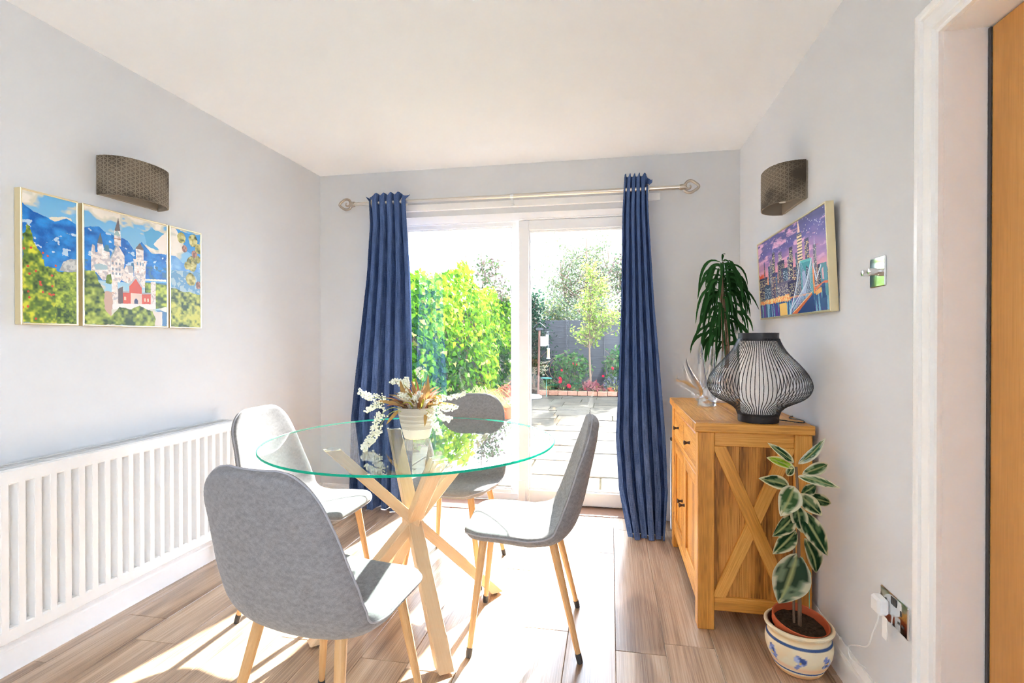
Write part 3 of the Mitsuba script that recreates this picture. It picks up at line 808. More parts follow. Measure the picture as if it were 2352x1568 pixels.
P = Print(150, 330, .42)
P.sky(2)
P.put(inside([(.02, .16), (.3, .17), (.9, .14), (1, .25), (.9, .30), (.2, .25)], P.a + .1 * (P.n(9, 9, 4) - .5), P.b + .08 * (P.n(9, 9, 6) - .5)), (.70, .66, .55))
m = inside([(0, .10), (.19, .147), (.35, .159), (.58, .187), (.807, .146), (1, .18), (1, .60), (0, .62)], P.a, P.b + .02 * (P.n(22, 22, 8) - .5)); P.mount(m, 3)
m = P.poly([(.659, .573), (.739, .503), (1, .455), (1, .58)], (.35, .36, .36), .04); P.put(m & (P.n(40, 60, 12) > .55), (.55, .55, .52))
m = inside([(0, .38), (.05, .30), (.106, .242), (.15, .31), (.191, .376), (.326, .462), (.401, .554), (.607, .565), (.69, 1), (0, 1)], P.a + .12 * (P.n(30, 30, 9) - .5), P.b + .03 * (P.n(30, 30, 11) - .5))
P.leaves(m, 5, 30, hi=(.62, .62, .03))
m = inside([(.56, .588), (1, .567), (1, 1), (.607, 1.004)], P.a, P.b + .03 * (P.n(20, 20, 13) - .5)); P.leaves(m, 8, 40, mid=(.20, .30, .02))
for q in rng.random((22, 2)):
    P.put((((P.a - q[0] * .6) / .022) ** 2 + ((P.b - .42 - q[1] * .56) / .009) ** 2 < 1), (.62, .07, .03))
left_pic('left panel of the castle triptych, mostly a green tree before blue mountains', P, 1.507, 1.7145)

P = Print(300, 330, .82)
P.sky(5)
P.put(inside([(.68, .10), (.80, .05), (1, .10), (1, .2), (.86, .25), (.74, .23)], P.a + .1 * (P.n(9, 9, 4) - .5), P.b + .06 * (P.n(9, 9, 6) - .5)), (.10, .38, .62))
P.put(inside([(.82, .22), (.93, .10), (1, .05), (1, .24), (.9, .25)], P.a + .08 * (P.n(9, 9, 14) - .5), P.b + .05 * (P.n(9, 9, 16) - .5)), (.82, .74, .66))
m1 = inside([(0, .188), (.063, .169), (.159, .152), (.221, .188), (.295, .193), (.351, .214), (.429, .212), (.488, .229), (.56, .30), (.595, .28), (.66, .209), (.684, .23), (.793, .302), (1, .282), (1, .60), (0, .62)], P.a, P.b + .015 * (P.n(20, 20, 8) - .5)); P.mount(m1, 9)
m = m1 & (P.b > .42) & (P.n(20, 24, 40) > .52); P.put(m, (.04, .17, .33))
def stone(p, seed=3):
    m = inside(p, P.a, P.b); k = P.n(36, 46, seed)
    P.put(m, (.76, .68, .62)); P.put(m & (k < .42), (.50, .46, .46)); P.put(m & (k > .62), (.86, .82, .78)); P.put(m & (P.n(60, 60, seed + 2) > .70), (.55, .33, .26))
def roof(p, c=(.10, .13, .15)):
    P.poly(p, c)
stone([(.072, .56), (.07, .386), (.085, .314), (.111, .324), (.115, .38), (.141, .376), (.139, .30), (.199, .30), (.208, .33), (.267, .33), (.276, .372), (.286, .60), (.194, .614), (.124, .549)])
roof([(.139, .295), (.172, .20), (.199, .295)]); roof([(.205, .35), (.225, .30), (.262, .30), (.275, .36)], (.06, .20, .30)); roof([(.10, .49), (.16, .47), (.25, .48), (.25, .515), (.12, .53)], (.35, .47, .50))
stone([(.281, .60), (.281, .40), (.36, .27), (.448, .37), (.448, .424), (.424, .56), (.39, .618), (.304, .604)], 6)
roof([(.277, .41), (.36, .262), (.365, .28), (.29, .415)], (.25, .34, .38))
stone([(.325, .29), (.325, .155), (.40, .155), (.405, .29)], 9); roof([(.318, .20), (.36, .14), (.40, .20)], (.32, .45, .45)); roof([(.330, .16), (.375, .035), (.398, .15)], (.16, .13, .13)); P.poly([(.318, .222), (.405, .222), (.405, .232), (.318, .232)], (.42, .25, .18))
stone([(.409, .594), (.409, .534), (.468, .452), (.548, .451), (.564, .595), (.488, .617)], 12); roof([(.478, .455), (.545, .452), (.56, .51), (.50, .52)], (.40, .40, .43))
stone([(.564, .64), (.564, .456), (.554, .381), (.733, .382), (.711, .44), (.706, .64)], 15); stone([(.588, .385), (.584, .276), (.684, .276), (.684, .385)], 16); roof([(.578, .285), (.638, .222), (.692, .285)], (.17, .13, .11))
for a0 in (.30, .34, .38):
    for b0 in (.44, .49, .53): P.poly([(a0, b0), (a0 + .018, b0), (a0 + .018, b0 + .022), (a0, b0 + .022)], (.25, .29, .35))
for a0 in (.60, .635, .67): P.poly([(a0, .405), (a0 + .015, .405), (a0 + .015, .435), (a0, .435)], (.18, .30, .42))
P.poly([(.706, .555), (.99, .536), (.99, .561), (.706, .575)], (.80, .74, .62)); P.poly([(.706, .570), (1, .556), (1, .572), (.706, .582)], (.10, .36, .66))
m = inside([(.70, .59), (.849, .586), (1, .591), (1, .81), (.849, .83), (.70, .72)], P.a, P.b + .02 * (P.n(20, 20, 33) - .5)); P.leaves(m, 13, 30)
P.poly([(.371, .806), (.371, .69), (.505, .685), (.505, .63), (.584, .547), (.66, .63), (.66, .69), (.777, .68), (.777, .80)], (.62, .085, .045)); P.poly([(.371, .69), (.505, .685), (.505, .70), (.371, .705)], (.36, .36, .38)); P.poly([(.66, .69), (.777, .68), (.777, .695), (.66, .705)], (.36, .36, .38)); P.poly([(.371, .806), (.371, .672), (.425, .65), (.425, .806)], (.12, .09, .09))
P.poly([(.49, .63), (.584, .535), (.67, .63), (.655, .64), (.584, .565), (.505, .64)], (.45, .46, .47)); P.poly([(.52, .81), (.52, .70), (.66, .70), (.66, .81)], (.72, .55, .46)); P.poly([(.565, .80), (.565, .765), (.585, .745), (.61, .765), (.61, .80)], (.05, .07, .16))
for a0 in (.44, .69, .73): P.poly([(a0, .74), (a0 + .022, .74), (a0 + .022, .772), (a0, .772)], (.80, .55, .38))
stone([(.295, .854), (.295, .597), (.366, .591), (.371, .851)], 21); stone([(.777, .824), (.777, .576), (.844, .57), (.844, .829)], 22)
P.poly([(.295, .81), (.844, .788), (.844, .837), (.295, .862)], (.78, .74, .70))
P.poly([(.20, .72), (.30, .70), (.30, .92), (.22, .98)], (.55, .36, .28), .05); P.poly([(.84, .84), (1, .86), (1, 1), (.93, 1), (.9, .88)], (.08, .22, .42), .03); P.poly([(.78, .86), (.93, .86), (.93, 1), (.80, 1)], (.72, .64, .58), .03)
m = inside([(0, .549), (.106, .544), (.15, .618), (.212, .714), (.212, .858), (.276, .93), (.39, .835), (.528, .851), (.631, .815), (.804, .865), (.838, .93), (.827, 1), (0, 1)], P.a + .03 * (P.n(24, 24, 31) - .5), P.b + .03 * (P.n(24, 24, 32) - .5)); P.leaves(m, 17, 26, mid=(.24, .32, .03), hi=(.52, .58, .10))
m = inside([(.226, .633), (.24, .566), (.286, .547), (.304, .619), (.286, .642)], P.a, P.b); P.leaves(m, 19, 40, hi=(.6, .62, .05))
left_pic('middle panel of the castle triptych, a white castle with a red gatehouse', P, 1.7315, 2.1425)

P = Print(130, 330, .36)
P.sky(8)
P.put(inside([(.2, 0), (1, 0), (1, .30), (.5, .2)], P.a + .2 * (P.n(8, 8, 4) - .5), P.b + .1 * (P.n(8, 8, 6) - .5)), (.03, .28, .62))
m = inside([(0, .29), (.155, .281), (.392, .338), (1, .231), (1, .64), (0, .64)], P.a, P.b + .02 * (P.n(20, 20, 8) - .5)); P.mount(m, 12, (.05, .25, .60), (.25, .48, .72))
m = inside([(0, .428), (1, .41), (1, .66), (0, .64)], P.a, P.b); k = P.n(30, 34, 21); P.put(m, (.12, .30, .48)); P.put(m & (k > .52), (.35, .48, .55))
m = inside([(0, .607), (.436, .636), (1, .649), (1, 1), (0, 1)], P.a, P.b + .04 * (P.n(14, 14, 22) - .5)); P.leaves(m, 23, 30, mid=(.26, .32, .05), hi=(.56, .56, .10))
for x, y, r, cone in ((.46, .19, .09, 1), (.8, .228, .10, 1), (.35, .085, .13, 0), (.75, .085, .15, 0), (.70, .336, .18, 0), (.66, .50, .16, 0), (.94, .55, .10, 1), (.94, .16, .12, 0), (.55, .36, .10, 0), (.9, .28, .1, 0)):
    m = ((P.a - x) / r) ** 2 + ((P.b - y) / (r * .42)) ** 2 < .6 + .9 * P.n(20, 20, int(x * 100))
    if cone: P.put(m, (.20, .08, .05)); P.put(m & (P.n(50, 50, 3) > .55), (.42, .2, .14))
    else: P.leaves(m, int(x * 90), 34, mid=(.38, .34, .06), hi=(.62, .58, .25))
left_pic('right panel of the castle triptych, blue hills behind hanging pine cones', P, 2.1515, 2.3495)

# the skyline picture, leaning a little out from the wall at the top
P = Print(440, 300, 2.1)
t = P.b[..., None]
cols = [(0, (.06, .05, .22)), (.18, (.10, .08, .36)), (.34, (.42, .22, .48)), (.48, (.78, .36, .46)), (.60, (.86, .38, .14)), (.80, (.80, .30, .08))]
w_ = P.b + .32 * (P.n(2.2, 7, 5, 4) - .5) - .10 * (P.a - .5)
for k in range(3): P.c[..., k] = np.interp(w_, [c[0] for c in cols], [c[1][k] for c in cols])
P.put(np.clip((P.n(3, 14, 8, 4) - .56) / .08, 0, 1) * (P.b < .5), (.72, .40, .62))
P.put(np.clip((P.n(4, 16, 9, 4) - .54) / .06, 0, 1) * np.clip((np.abs(P.a - .5) - .34) / .1, 0, 1) * (P.b > .34), (.72, .07, .02))
g = np.random.default_rng(4)
for q in g.random((90, 2)): P.put(((P.a - q[0]) / .0025) ** 2 + ((P.b - q[1] * .24) / .005) ** 2 < 1, (.9, .88, .95))
P.put(P.b > .82, (.03, .10, .26)); k = P.n(30, 3, 11, 3); P.put((P.b > .81) & (k > .55), (.22, .46, .62)); P.put((P.b > .81) & (k < .40), (.10, .04, .30))
bl = [(.00, .16, .47), (.104, .121, .27), (.183, .264, .345), (.217, .251, .265), (.264, .308, .20), (.250, .345, .46), (.308, .337, .485), (.373, .428, .235), (.352, .461, .345), (.408, .475, .445), (.435, .539, .45), (.507, .563, .335), (.539, .588, .24), (.594, .658, .48), (.625, .645, .33), (.646, .681, .41), (.654, .719, .12), (.751, .803, .23), (.70, .83, .45), (.848, .882, .33), (.887, .935, .54), (.935, 1.0, .60), (.10, .22, .58), (.33, .55, .60), (.5, .66, .62)]
for i, (a0, a1, b0) in enumerate(bl):
    base = [(.035, .03, .11), (.06, .05, .17), (.04, .08, .17), (.14, .12, .22)][i % 4]
    m = (P.a > a0) & (P.a < a1) & (P.b > b0) & (P.b < .80)
    P.put(m, base)
    ww = (np.mod((P.a - a0) * 110 + i, 1) < .62) & (np.mod(P.b * 64 + i * .3, 1) < .55) & (g.random(P.a.shape)[::1] > -1) & (meshkit.noise(np.stack([np.floor((P.a - a0) * 110 + i), np.floor(P.b * 64 + i * .3), np.full(P.a.shape, float(i))], -1)) > .45)
    P.put(m & ww & (P.b > b0 + .03), [(.88, .78, .48), (.86, .60, .30), (.55, .72, .82), (.92, .86, .68)][i % 4])
    if i % 5 == 1: P.put((P.b > b0) & (P.b < b0 + .02) & (P.a > a0) & (P.a < a1), (.10, .12, .35))
P.poly([(.668, .13), (.676, .0), (.682, 0), (.70, .13)], (.85, .60, .50)); P.poly([(.282, .22), (.286, .13), (.290, .22)], (.75, .85, .92)); P.poly([(.862, .34), (.865, .23), (.868, .34)], (.7, .85, .95))
P.put((P.a > .654) & (P.a < .719) & (P.b > .15) & (P.b < .45) & (np.mod(P.b * 30, 1) < .6), (.88, .70, .48))
P.put(inside([(.0, .775), (.513, .765), (.53, .84), (.0, .825)], P.a, P.b + .04 * (P.n(20, 20, 3) - .5)), (.85, .32, .10)); P.put(inside([(.0, .775), (.513, .765), (.53, .84), (.0, .825)], P.a, P.b) & (P.n(40, 60, 5) > .52), (.95, .78, .40))
P.put(inside([(.345, .855), (.468, .855), (.475, 1.01), (.352, 1.01)], P.a + .03 * (P.n(30, 4, 6) - .5), P.b), (.90, .60, .18))
P.poly([(.915, .539), (.985, .545), (.996, .86), (.926, .86)], (.10, .30, .38)); P.poly([(.93, .60), (.95, .58), (.955, .70), (.935, .70)], (.7, .45, .5))
P.poly([(.678, .436), (.824, .449), (.835, .85), (.80, .84), (.79, .55), (.762, .51), (.752, .56), (.748, .80), (.735, .56), (.712, .52), (.705, .78), (.69, .77)], (.05, .33, .38))
P.poly([(.678, .436), (.824, .449), (.824, .475), (.68, .465)], (.12, .50, .52)); P.poly([(.705, .56), (.745, .56), (.748, .8), (.705, .8)], (.35, .42, .62), .01)
def line(p, q, wd, col, al=.8):
    p, q = np.array(p), np.array(q); d = q - p; t = np.clip(((P.a - p[0]) * d[0] + (P.b - p[1]) * d[1]) / (d @ d), 0, 1)
    P.put(al * (np.hypot((P.a - p[0] - t * d[0]) * 2.1, P.b - p[1] - t * d[1]) < wd), col)
for j in range(16):
    f = j / 15
    line((.50 + .31 * f, 1.0 - .22 * f), (.60 + .09 * f, .75 - .30 * f), .006, (.45, .58, .80), .55)
    line((.55 + .27 * f, .97 - .17 * f), (.74 + .085 * f, .72 - .26 * f), .005, (.65, .76, .92), .6)
for p, q in (((.513, 1.0), (.611, .722)), ((.611, .722), (.681, .446)), ((.52, .95), (.658, .805)), ((.658, .805), (.746, .698)), ((.746, .698), (.824, .458)), ((.84, .52), (.87, .68)), ((.87, .68), (.925, .56))): line(p, q, .011, (.72, .80, .92), .9)
P.poly([(.611, 1.002), (.80, .84), (.829, .811), (.843, 1.002)], (.015, .05, .20)); P.poly([(.539, .994), (.814, .795), (.814, .825), (.611, 1.002)], (.70, .16, .05)); line((.56, .985), (.814, .80), .008, (.92, .70, .45))
P.poly([(.843, .763), (.961, .715), (.996, .724), (.996, .745), (.934, .740), (.848, .80)], (.75, .18, .08)); P.poly([(.926, .74), (.96, .735), (.965, .88), (.93, .88)], (.015, .05, .2)); P.poly([(.85, .80), (.92, .77), (.925, .82), (.86, .84)], (.85, .45, .15))
sk = thing('picture', 'city skyline picture with a bridge at dusk, on the right wall above the oak sideboard', 'picture')
picture(sk, P, ((XR - .050, 2.945, 1.693), (XR - .050, 2.055, 1.693), (XR - .031, 2.055, 1.294), (XR - .031, 2.945, 1.294)), .008, .0285, (-1, 0, -.047))

# ------------------------------------------------------------------ dimmer, socket, charger, cables on the right wall
sw = thing('dimmer_switch', 'square chrome dimmer plate with two round knobs on the right wall', 'light switch')
part(sw, 'plate', shape(cbox((XR - .006, 1.732, 1.354), (XR - .0002, 1.824, 1.446), .0025), 'chrome'))
for y in (1.758, 1.798):
    k = lathe([(0, 0), (.0075, 0), (.0075, .010), (.0095, .012), (.0098, .030), (.0085, .033), (0, .034)], 24)
    k.apply_transform(trimesh.transformations.euler_matrix(0, -PI / 2, 0))
    part(sw, 'knob', shape(moved(k, (XR - .006, y, 1.400)), 'chrome', 40))
so = thing('wall_socket', 'double chrome wall socket with black inserts near the skirting', 'wall socket')
part(so, 'plate', shape(cbox((XR - .007, 1.600, .362), (XR - .0002, 1.748, .452), .0025), 'chrome'))
for y0 in (1.714, 1.634):
    part(so, 'insert', shape(join([cbox((XR - .0082, y0 - .003, .412), (XR - .0065, y0 + .003, .427)), cbox((XR - .0082, y0 - .015, .385), (XR - .0065, y0 - .005, .391)), cbox((XR - .0082, y0 + .005, .385), (XR - .0065, y0 + .015, .391))]), 'black_plastic'), 'black pin holes')
    part(so, 'rocker', shape(cbox((XR - .0095, y0 - .044 if y0 > 1.7 else y0 + .022, .425), (XR - .0065, y0 - .030 if y0 > 1.7 else y0 + .036, .447), .001), 'black_plastic'), 'black rocker switch')
ch = thing('phone_charger', 'white plug-in charger in the chrome double socket', 'charger')
part(ch, 'body', shape(join([cbox((XR - .040, 1.690, .380), (XR - .009, 1.738, .430), .007), cbox((XR - .028, 1.693, .383), (XR - .0082, 1.735, .427), .004)]), 'white_plastic', 30))
part(ch, 'cable', shape(tube(spline([(XR - .026, 1.716, .382), (XR - .026, 1.722, .35), (XR - .03, 1.738, .31), (XR - .03, 1.765, .255), (XR - .026, 1.825, .215), (XR - .024, 1.90, .175), (XR - .022, 1.925, .145), (XR - .020, 1.918, .126), (XR - .006, 1.88, .1255), (XR - .005, 1.70, .1255), (XR - .005, 1.57, .1255)], 60), .0022, 7), 'white_plastic', True), 'thin white cable')
tag = thing('cable_tag', 'small white paper tag hanging below the plugged charger', 'label')
part(tag, 'paper', shape(cbox((XR - .0245, 1.672, .318), (XR - .0235, 1.700, .384), .0004), 'matt_white'))
cb = thing('skirting_cable', 'white cable clipped along the top of the right skirting', 'cable')
part(cb, 'wire', shape(tube([(XR - .004, y, .1265 + .0012 * math.sin(y * 9)) for y in np.linspace(1.95, 3.2, 40)], .0022, 7), 'white_plastic', True))
for y in (2.03, 2.6):
    part(cb, 'clip', shape(cbox((XR - .010, y - .004, .1235), (XR - .0005, y + .004, .1305), .001), 'white_plastic'), 'white clip')
bx = thing('storage_box', 'slim white box standing behind the oak sideboard by the right curtain', 'box')
part(bx, 'body', shape(cbox((.372, 3.36, .0005), (.50, 3.40, .555), .004), 'matt_white'))
part(bx, 'lid', shape(cbox((.370, 3.358, .556), (.502, 3.402, .572), .004), 'seal_dark'), 'dark lid edge')

# ------------------------------------------------------------------ plants indoors
def blade(p, q, width, droop, normal_hint, nu=9, nv=5, cup=.15, shapef=None, curl=0.0):
    """A leaf from p to q: returns grid points (nu, nv, 3) and (u, v)."""
    p, q = np.array(p, float), np.array(q, float)
    d = q - p
    L = np.linalg.norm(d)
    u = np.linspace(0, 1, nu)
    h = np.array(normal_hint, float)
    s = np.cross(d, h); s /= np.linalg.norm(s)
    n = np.cross(s, d); n /= np.linalg.norm(n)
    wf = shapef(u) if shapef else np.sin(PI * np.clip(u, 0, 1) ** .85) ** .8
    v = np.linspace(-1, 1, nv)
    c = p + u[:, None] * d + n * (droop * L * np.sin(PI * u))[:, None]
    P = c[:, None] + (wf[:, None] * v * width / 2)[..., None] * s + n * (cup * width * wf[:, None] * v ** 2 + curl * width * np.sin(3 * PI * u)[:, None] * v)[..., None]
    return P, np.stack(np.meshgrid(u, v, indexing='ij'), -1)


rp = thing('rubber_plant', 'variegated rubber plant in a terracotta pot beside the sideboard end', 'potted plant')
PX, PY = .672, 2.035
cp = thing('plant_pot', 'cream pot painted with blue irises holding the rubber plant', 'pot')
prof = spline([(.058, .0), (.070, .003), (.088, .03), (.104, .065), (.110, .095), (.106, .122), (.100, .136), (.102, .147), (.112, .156), (.114, .163), (.108, .168)], 60)
inner = [(.100, .166), (.094, .150), (.092, .13), (.097, .10), (.092, .06), (.06, .02), (0, .018)]
pm = lathe([(0, 0), *map(tuple, prof), *inner], 120)
v = pm.vertices
th, z, r = np.arctan2(v[:, 1], v[:, 0]), v[:, 2], np.hypot(v[:, 0], v[:, 1])
col = np.tile([.80, .72, .53], (len(v), 1))
k = meshkit.fbm(v * 22, 3, 3)[:, None]
def lay(m, c):
    global col
    m = np.clip(m, 0, 1)[:, None]
    col = col * (1 - m) + np.array(c) * m
lay(np.clip((k[:, 0] - .45) * 2, 0, .4), (.82, .60, .32))
lay(np.clip(1 - np.abs(z - .145) / .014, 0, 1) * .55, (.70, .45, .18)); lay((z < .022) * .8, (.76, .42, .15)); lay(np.clip(1 - np.abs(z - .045) / .014, 0, 1) * .5, (.82, .42, .22))
lay(np.abs(z - .124) < .0035, (.03, .075, .22)); lay(np.abs(z - .030) < .003, (.05, .10, .30))
rr_ = np.random.default_rng(12)
for t0 in np.arange(-2.75, 2.8, .92):
    for j in range(11):
        da, dz = rr_.uniform(-.13, .13), rr_.uniform(-.02, .02)
        ang = rr_.uniform(-.6, .6); lw, ll = rr_.uniform(.010, .02), rr_.uniform(.012, .022)
        x, yv = (th - t0 - da) * .105, z - .078 - dz
        cc, ss = math.cos(ang), math.sin(ang)
        m = ((x * cc + yv * ss) / (lw * .42)) ** 2 + ((-x * ss + yv * cc) / (ll * .62)) ** 2 < 1
        lay(m * .9, [(.04, .09, .32), (.16, .24, .55), (.42, .50, .72)][j % 3])
    lay((((th - t0) * .105) / .004) ** 2 + ((z - .074) / .005) ** 2 < 1, (.8, .55, .1))
lay((r < .101) & (z > .02) & (np.arange(len(v)) >= 120 * 61), (.05, .025, .018))
part(cp, 'body', shape(moved(pm, (PX, PY, .0005)), 'painted', True, color=col))
tilt = trimesh.transformations.euler_matrix(.16, .10, 0)
def tp(m, z):
    m = m.copy(); m.apply_transform(tilt); m.apply_translation((PX + .004, PY - .004, z)); return m
part(rp, 'pot', shape(tp(lathe([(0, -.115), (.060, -.115), (.066, -.10), (.083, -.018), (.091, -.016), (.094, .012), (.0925, .014), (.0885, .012), (.085, -.012), (.084, -.016)], 72), .170), 'terracotta', 40), 'terracotta pot set askew in the painted one')
sg = np.linspace(0, .0845, 9); sa = np.linspace(0, 2 * PI, 37)
sp = np.array([[(q * math.cos(t), q * math.sin(t), -.014) for t in sa] for q in sg]); sp[1:, :, 2] += .009 * (meshkit.fbm(sp[1:] * 130, 2, 5) - .5)
part(rp, 'soil', shape(tp(grid(sp), .170), 'soil', True))
part(rp, 'stem', shape(tube(spline([(PX + .004, PY, .155), (PX + .002, PY, .30), (PX - .001, PY - .002, .42), (PX - .003, PY, .60), (PX - .010, PY, .73)], 24), np.linspace(.0068, .0045, 24), 10), 'bark', True), 'brown stem')
part(rp, 'stem', shape(tube(spline([(PX - .012, PY + .01, .155), (PX - .014, PY + .008, .35), (PX - .012, PY + .006, .50)], 14), .0048, 8), 'bark', True), 'second brown stem')
part(rp, 'tie', shape(tube(spline([(PX + .01, PY - .004, .405), (PX + .03, PY - .01, .365), (PX + .048, PY + .02, .335), (PX + .050, PY + .04, .20)], 20), .0011, 5), 'string_green', True), 'green garden string')
RL = [(.656, .746, .568, .813, .030, 0, 1), (.669, .741, .743, .848, .036, 1, 0), (.659, .724, .578, .748, .036, 2, 1), (.652, .742, .600, .790, .024, 3, 1), (.682, .706, .785, .735, .045, 4, 1), (.666, .697, .782, .679, .034, 4, 0), (.682, .686, .756, .684, .036, 0, 1),
      (.640, .660, .529, .688, .050, 0, 0), (.656, .660, .592, .565, .082, 4, 0), (.670, .634, .737, .569, .056, 0, 0), (.680, .632, .733, .668, .042, 5, 1), (.690, .625, .792, .595, .044, 5, 1), (.662, .597, .676, .499, .058, 0, 0), (.655, .555, .566, .492, .058, 5, 0),
      (.662, .498, .574, .42, .060, 5, 0), (.677, .575, .742, .441, .068, 5, 0), (.690, .475, .743, .337, .064, 5, 1), (.668, .418, .598, .238, .128, 6, 0), (.654, .735, .640, .690, .03, 0, 1)]
for i, (x0, z0, x1, z1, w, kind, back) in enumerate(RL):
    dy = (.035 if back else -.045) + .012 * ((i * 7) % 5 - 2)
    G, uv = blade((x0, PY, z0), (x1, PY + dy, z1), w, .10, (.25 * ((i * 5) % 3 - 1), -1, .35), 17, 11, .16, lambda u: np.sin(PI * np.clip(u, 0, 1) ** .92) ** .72 * (1 - .35 * u ** 4))
    G[..., 1] -= .0
    u, vv = uv[..., 0], np.abs(uv[..., 1])
    nz = meshkit.fbm(np.stack([u * 5 + i * 3.1, uv[..., 1] * 2.6, np.full(u.shape, i * 1.7)], -1), 3, 2)
    edge = np.maximum(vv, np.abs(u - .5) * 1.9)
    dark, mid, cream = {0: ((.016, .05, .022), (.14, .21, .10), (.66, .63, .42)), 1: ((.05, .13, .06), (.30, .42, .34), (.66, .68, .56)), 2: ((.16, .34, .02), (.35, .5, .05), (.72, .72, .40)), 3: ((.42, .12, .10), (.55, .28, .22), (.66, .55, .42)),
                        4: ((.05, .12, .045), (.24, .34, .18), (.70, .69, .52)), 5: ((.012, .042, .018), (.08, .14, .06), (.58, .54, .36)), 6: ((.035, .065, .04), (.17, .24, .15), (.58, .57, .42))}[kind]
    c = np.where((nz + .20 * edge > .60)[..., None], np.array(mid), np.array(dark))
    lim = .82 if kind in (5, 6) else .70
    c = np.where((edge + .55 * (nz - .5) > lim)[..., None], np.array(cream), c)
    c = np.where((vv < .045)[..., None] & (u > .02)[..., None], np.array([.36, .40, .18]), c)
    part(rp, 'leaf', shape(grid(G), 'leaf_paint', True, color=c.reshape(-1, 3)), 'rosy young leaf sheath' if kind == 3 else None)

# drooping fine-leaved plant in a white pot behind the lamp
pl = thing('fig_plant', 'drooping narrow-leaved green plant in a white pot in the corner behind the lamp', 'potted plant')
QX, QY = .600, 3.00
pz = SZ
part(pl, 'saucer', shape(moved(lathe([(0, .0005), (.062, .0005), (.074, .012), (.072, .013), (.060, .005), (0, .005)], 40), (QX, QY, pz)), 'matt_white', 40), 'white saucer')
part(pl, 'pot', shape(moved(lathe([(0, .006), (.050, .006), (.056, .010), (.072, .150), (.074, .186), (.070, .188), (.067, .15), (0, .15)], 48), (QX, QY, pz)), 'matt_white', 40), 'white pot')
for j, (dx, dy) in enumerate(((.012, 0), (-.004, .012), (.020, -.014))):
    part(pl, 'stem', shape(tube(spline([(QX + dx, QY + dy, pz + .15), (QX + dx + .010, QY + dy, pz + .35), (QX + dx * .4 - .002, QY + dy, pz + .58), (QX + .002, QY, pz + .76)], 20), np.linspace(.0055, .003, 20), 8), 'bark', True))
g = np.random.default_rng(21)
fol = []
for i in range(118):
    f = g.random() ** .8
    z0 = pz + .30 + .47 * f
    az = g.uniform(0, 2 * PI)
    R = (.03 + .12 * (1 - .55 * f)) * g.uniform(.5, 1.15)
    p0 = np.array([QX + .012 * math.cos(az), QY + .012 * math.sin(az), z0])
    reach = g.uniform(.05, .125) * (1.15 - .35 * f)
    p1 = p0 + np.array([reach * .7 * math.cos(az), reach * .7 * math.sin(az), .035 * g.uniform(.2, 1.2)])
    p3 = p0 + np.array([reach * 1.25 * math.cos(az), reach * 1.25 * math.sin(az), -g.uniform(.09, .19)])
    p2 = p0 + np.array([reach * 1.15 * math.cos(az), reach * 1.15 * math.sin(az), -.015])
    fol.append((p0, p1, p2, p3))
fol += [tuple(np.array(q) for q in s) for s in (((QX, QY, pz + .62), (QX + .07, QY - .02, pz + .66), (QX + .13, QY - .04, pz + .62), (QX + .172, QY - .06, pz + .50)), ((QX, QY, pz + .46), (QX + .05, QY - .03, pz + .45), (QX + .11, QY - .05, pz + .40), (QX + .15, QY - .06, pz + .31)),
        ((QX, QY, pz + .30), (QX - .04, QY - .03, pz + .28), (QX - .07, QY - .05, pz + .20), (QX - .085, QY - .06, pz + .10)), ((QX, QY, pz + .33), (QX - .02, QY - .04, pz + .33), (QX - .05, QY - .06, pz + .25), (QX - .055, QY - .07, pz + .15)), ((QX, QY, pz + .77), (QX, QY - .005, pz + .805), (QX + .004, QY - .01, pz + .81), (QX + .01, QY - .03, pz + .80)))]
for i, (p0, p1, p2, p3) in enumerate(fol):
    t = np.linspace(0, 1, 9)[:, None]
    c = (1 - t) ** 3 * p0 + 3 * t * (1 - t) ** 2 * p1 + 3 * t * t * (1 - t) * p2 + t ** 3 * p3
    c[:, 0] = np.minimum(c[:, 0], XR - .03); c[:, 1] = np.minimum(c[:, 1], YB - .03)
    d = np.gradient(c, axis=0); s = np.cross(d, [0.2, -.9, .5]); s /= np.linalg.norm(s, axis=1, keepdims=True)
    n = np.cross(s, d); n /= np.linalg.norm(n, axis=1, keepdims=True)
    wd = g.uniform(.0065, .0095) * np.sin(PI * np.clip(t[:, 0] * .93 + .05, 0, 1)) ** .7
    G = np.stack([c - s * wd[:, None] + n * wd[:, None] * .3, c, c + s * wd[:, None] + n * wd[:, None] * .3], 1)
    col = np.tile(np.array([.022, .075, .022]) * g.uniform(.6, 1.7), (27, 1))
    part(pl, 'leaf', shape(grid(G), 'leaf_paint', True, color=col))

# the flowering plant on the table
fp = thing('flower_arrangement', 'white flower sprays and bronze strap leaves in a striped taupe pot on the glass table', 'potted plant')
BX, BY, BZ = -.822, 2.125, TZ + .0005
pp = lathe([(0, 0), (.050, 0), (.055, .004), (.062, .028), (.0705, .062), (.0785, .10), (.083, .134), (.0815, .136), (.0795, .134), (.076, .115), (0, .112)], 96)
v = np.repeat(pp.vertices, 1, 0)
pts = [(.0, 0)]
prof = np.array([(.050, 0), (.055, .004), (.0585, .014), (.062, .028), (.0655, .043)] + [(np.interp(z, [.043, .062, .10, .134], [.0655, .0705, .0785, .083]) + .0005 * math.sin(z * 900), z) for z in np.linspace(.0435, .134, 46)] + [(.0815, .136), (.0795, .134), (.076, .115), (0, .112)])
pp = lathe([(0, 0), *map(tuple, prof)], 80)
z = pp.vertices[:, 2]
s_ = meshkit.noise(np.stack([z * 420, z * 0, z * 0], 1), 4)[:, None]
col = np.where((z < .0432)[:, None], np.array([.72, .66, .57]), np.array([.36, .31, .255]) * (1 - s_) + np.array([.56, .51, .45]) * s_)
part(fp, 'pot', shape(moved(pp, (BX, BY, BZ)), 'painted', 40 if False else True, color=col), 'ribbed taupe pot with a cream foot')
g = np.random.default_rng(33)
top = BZ + .118
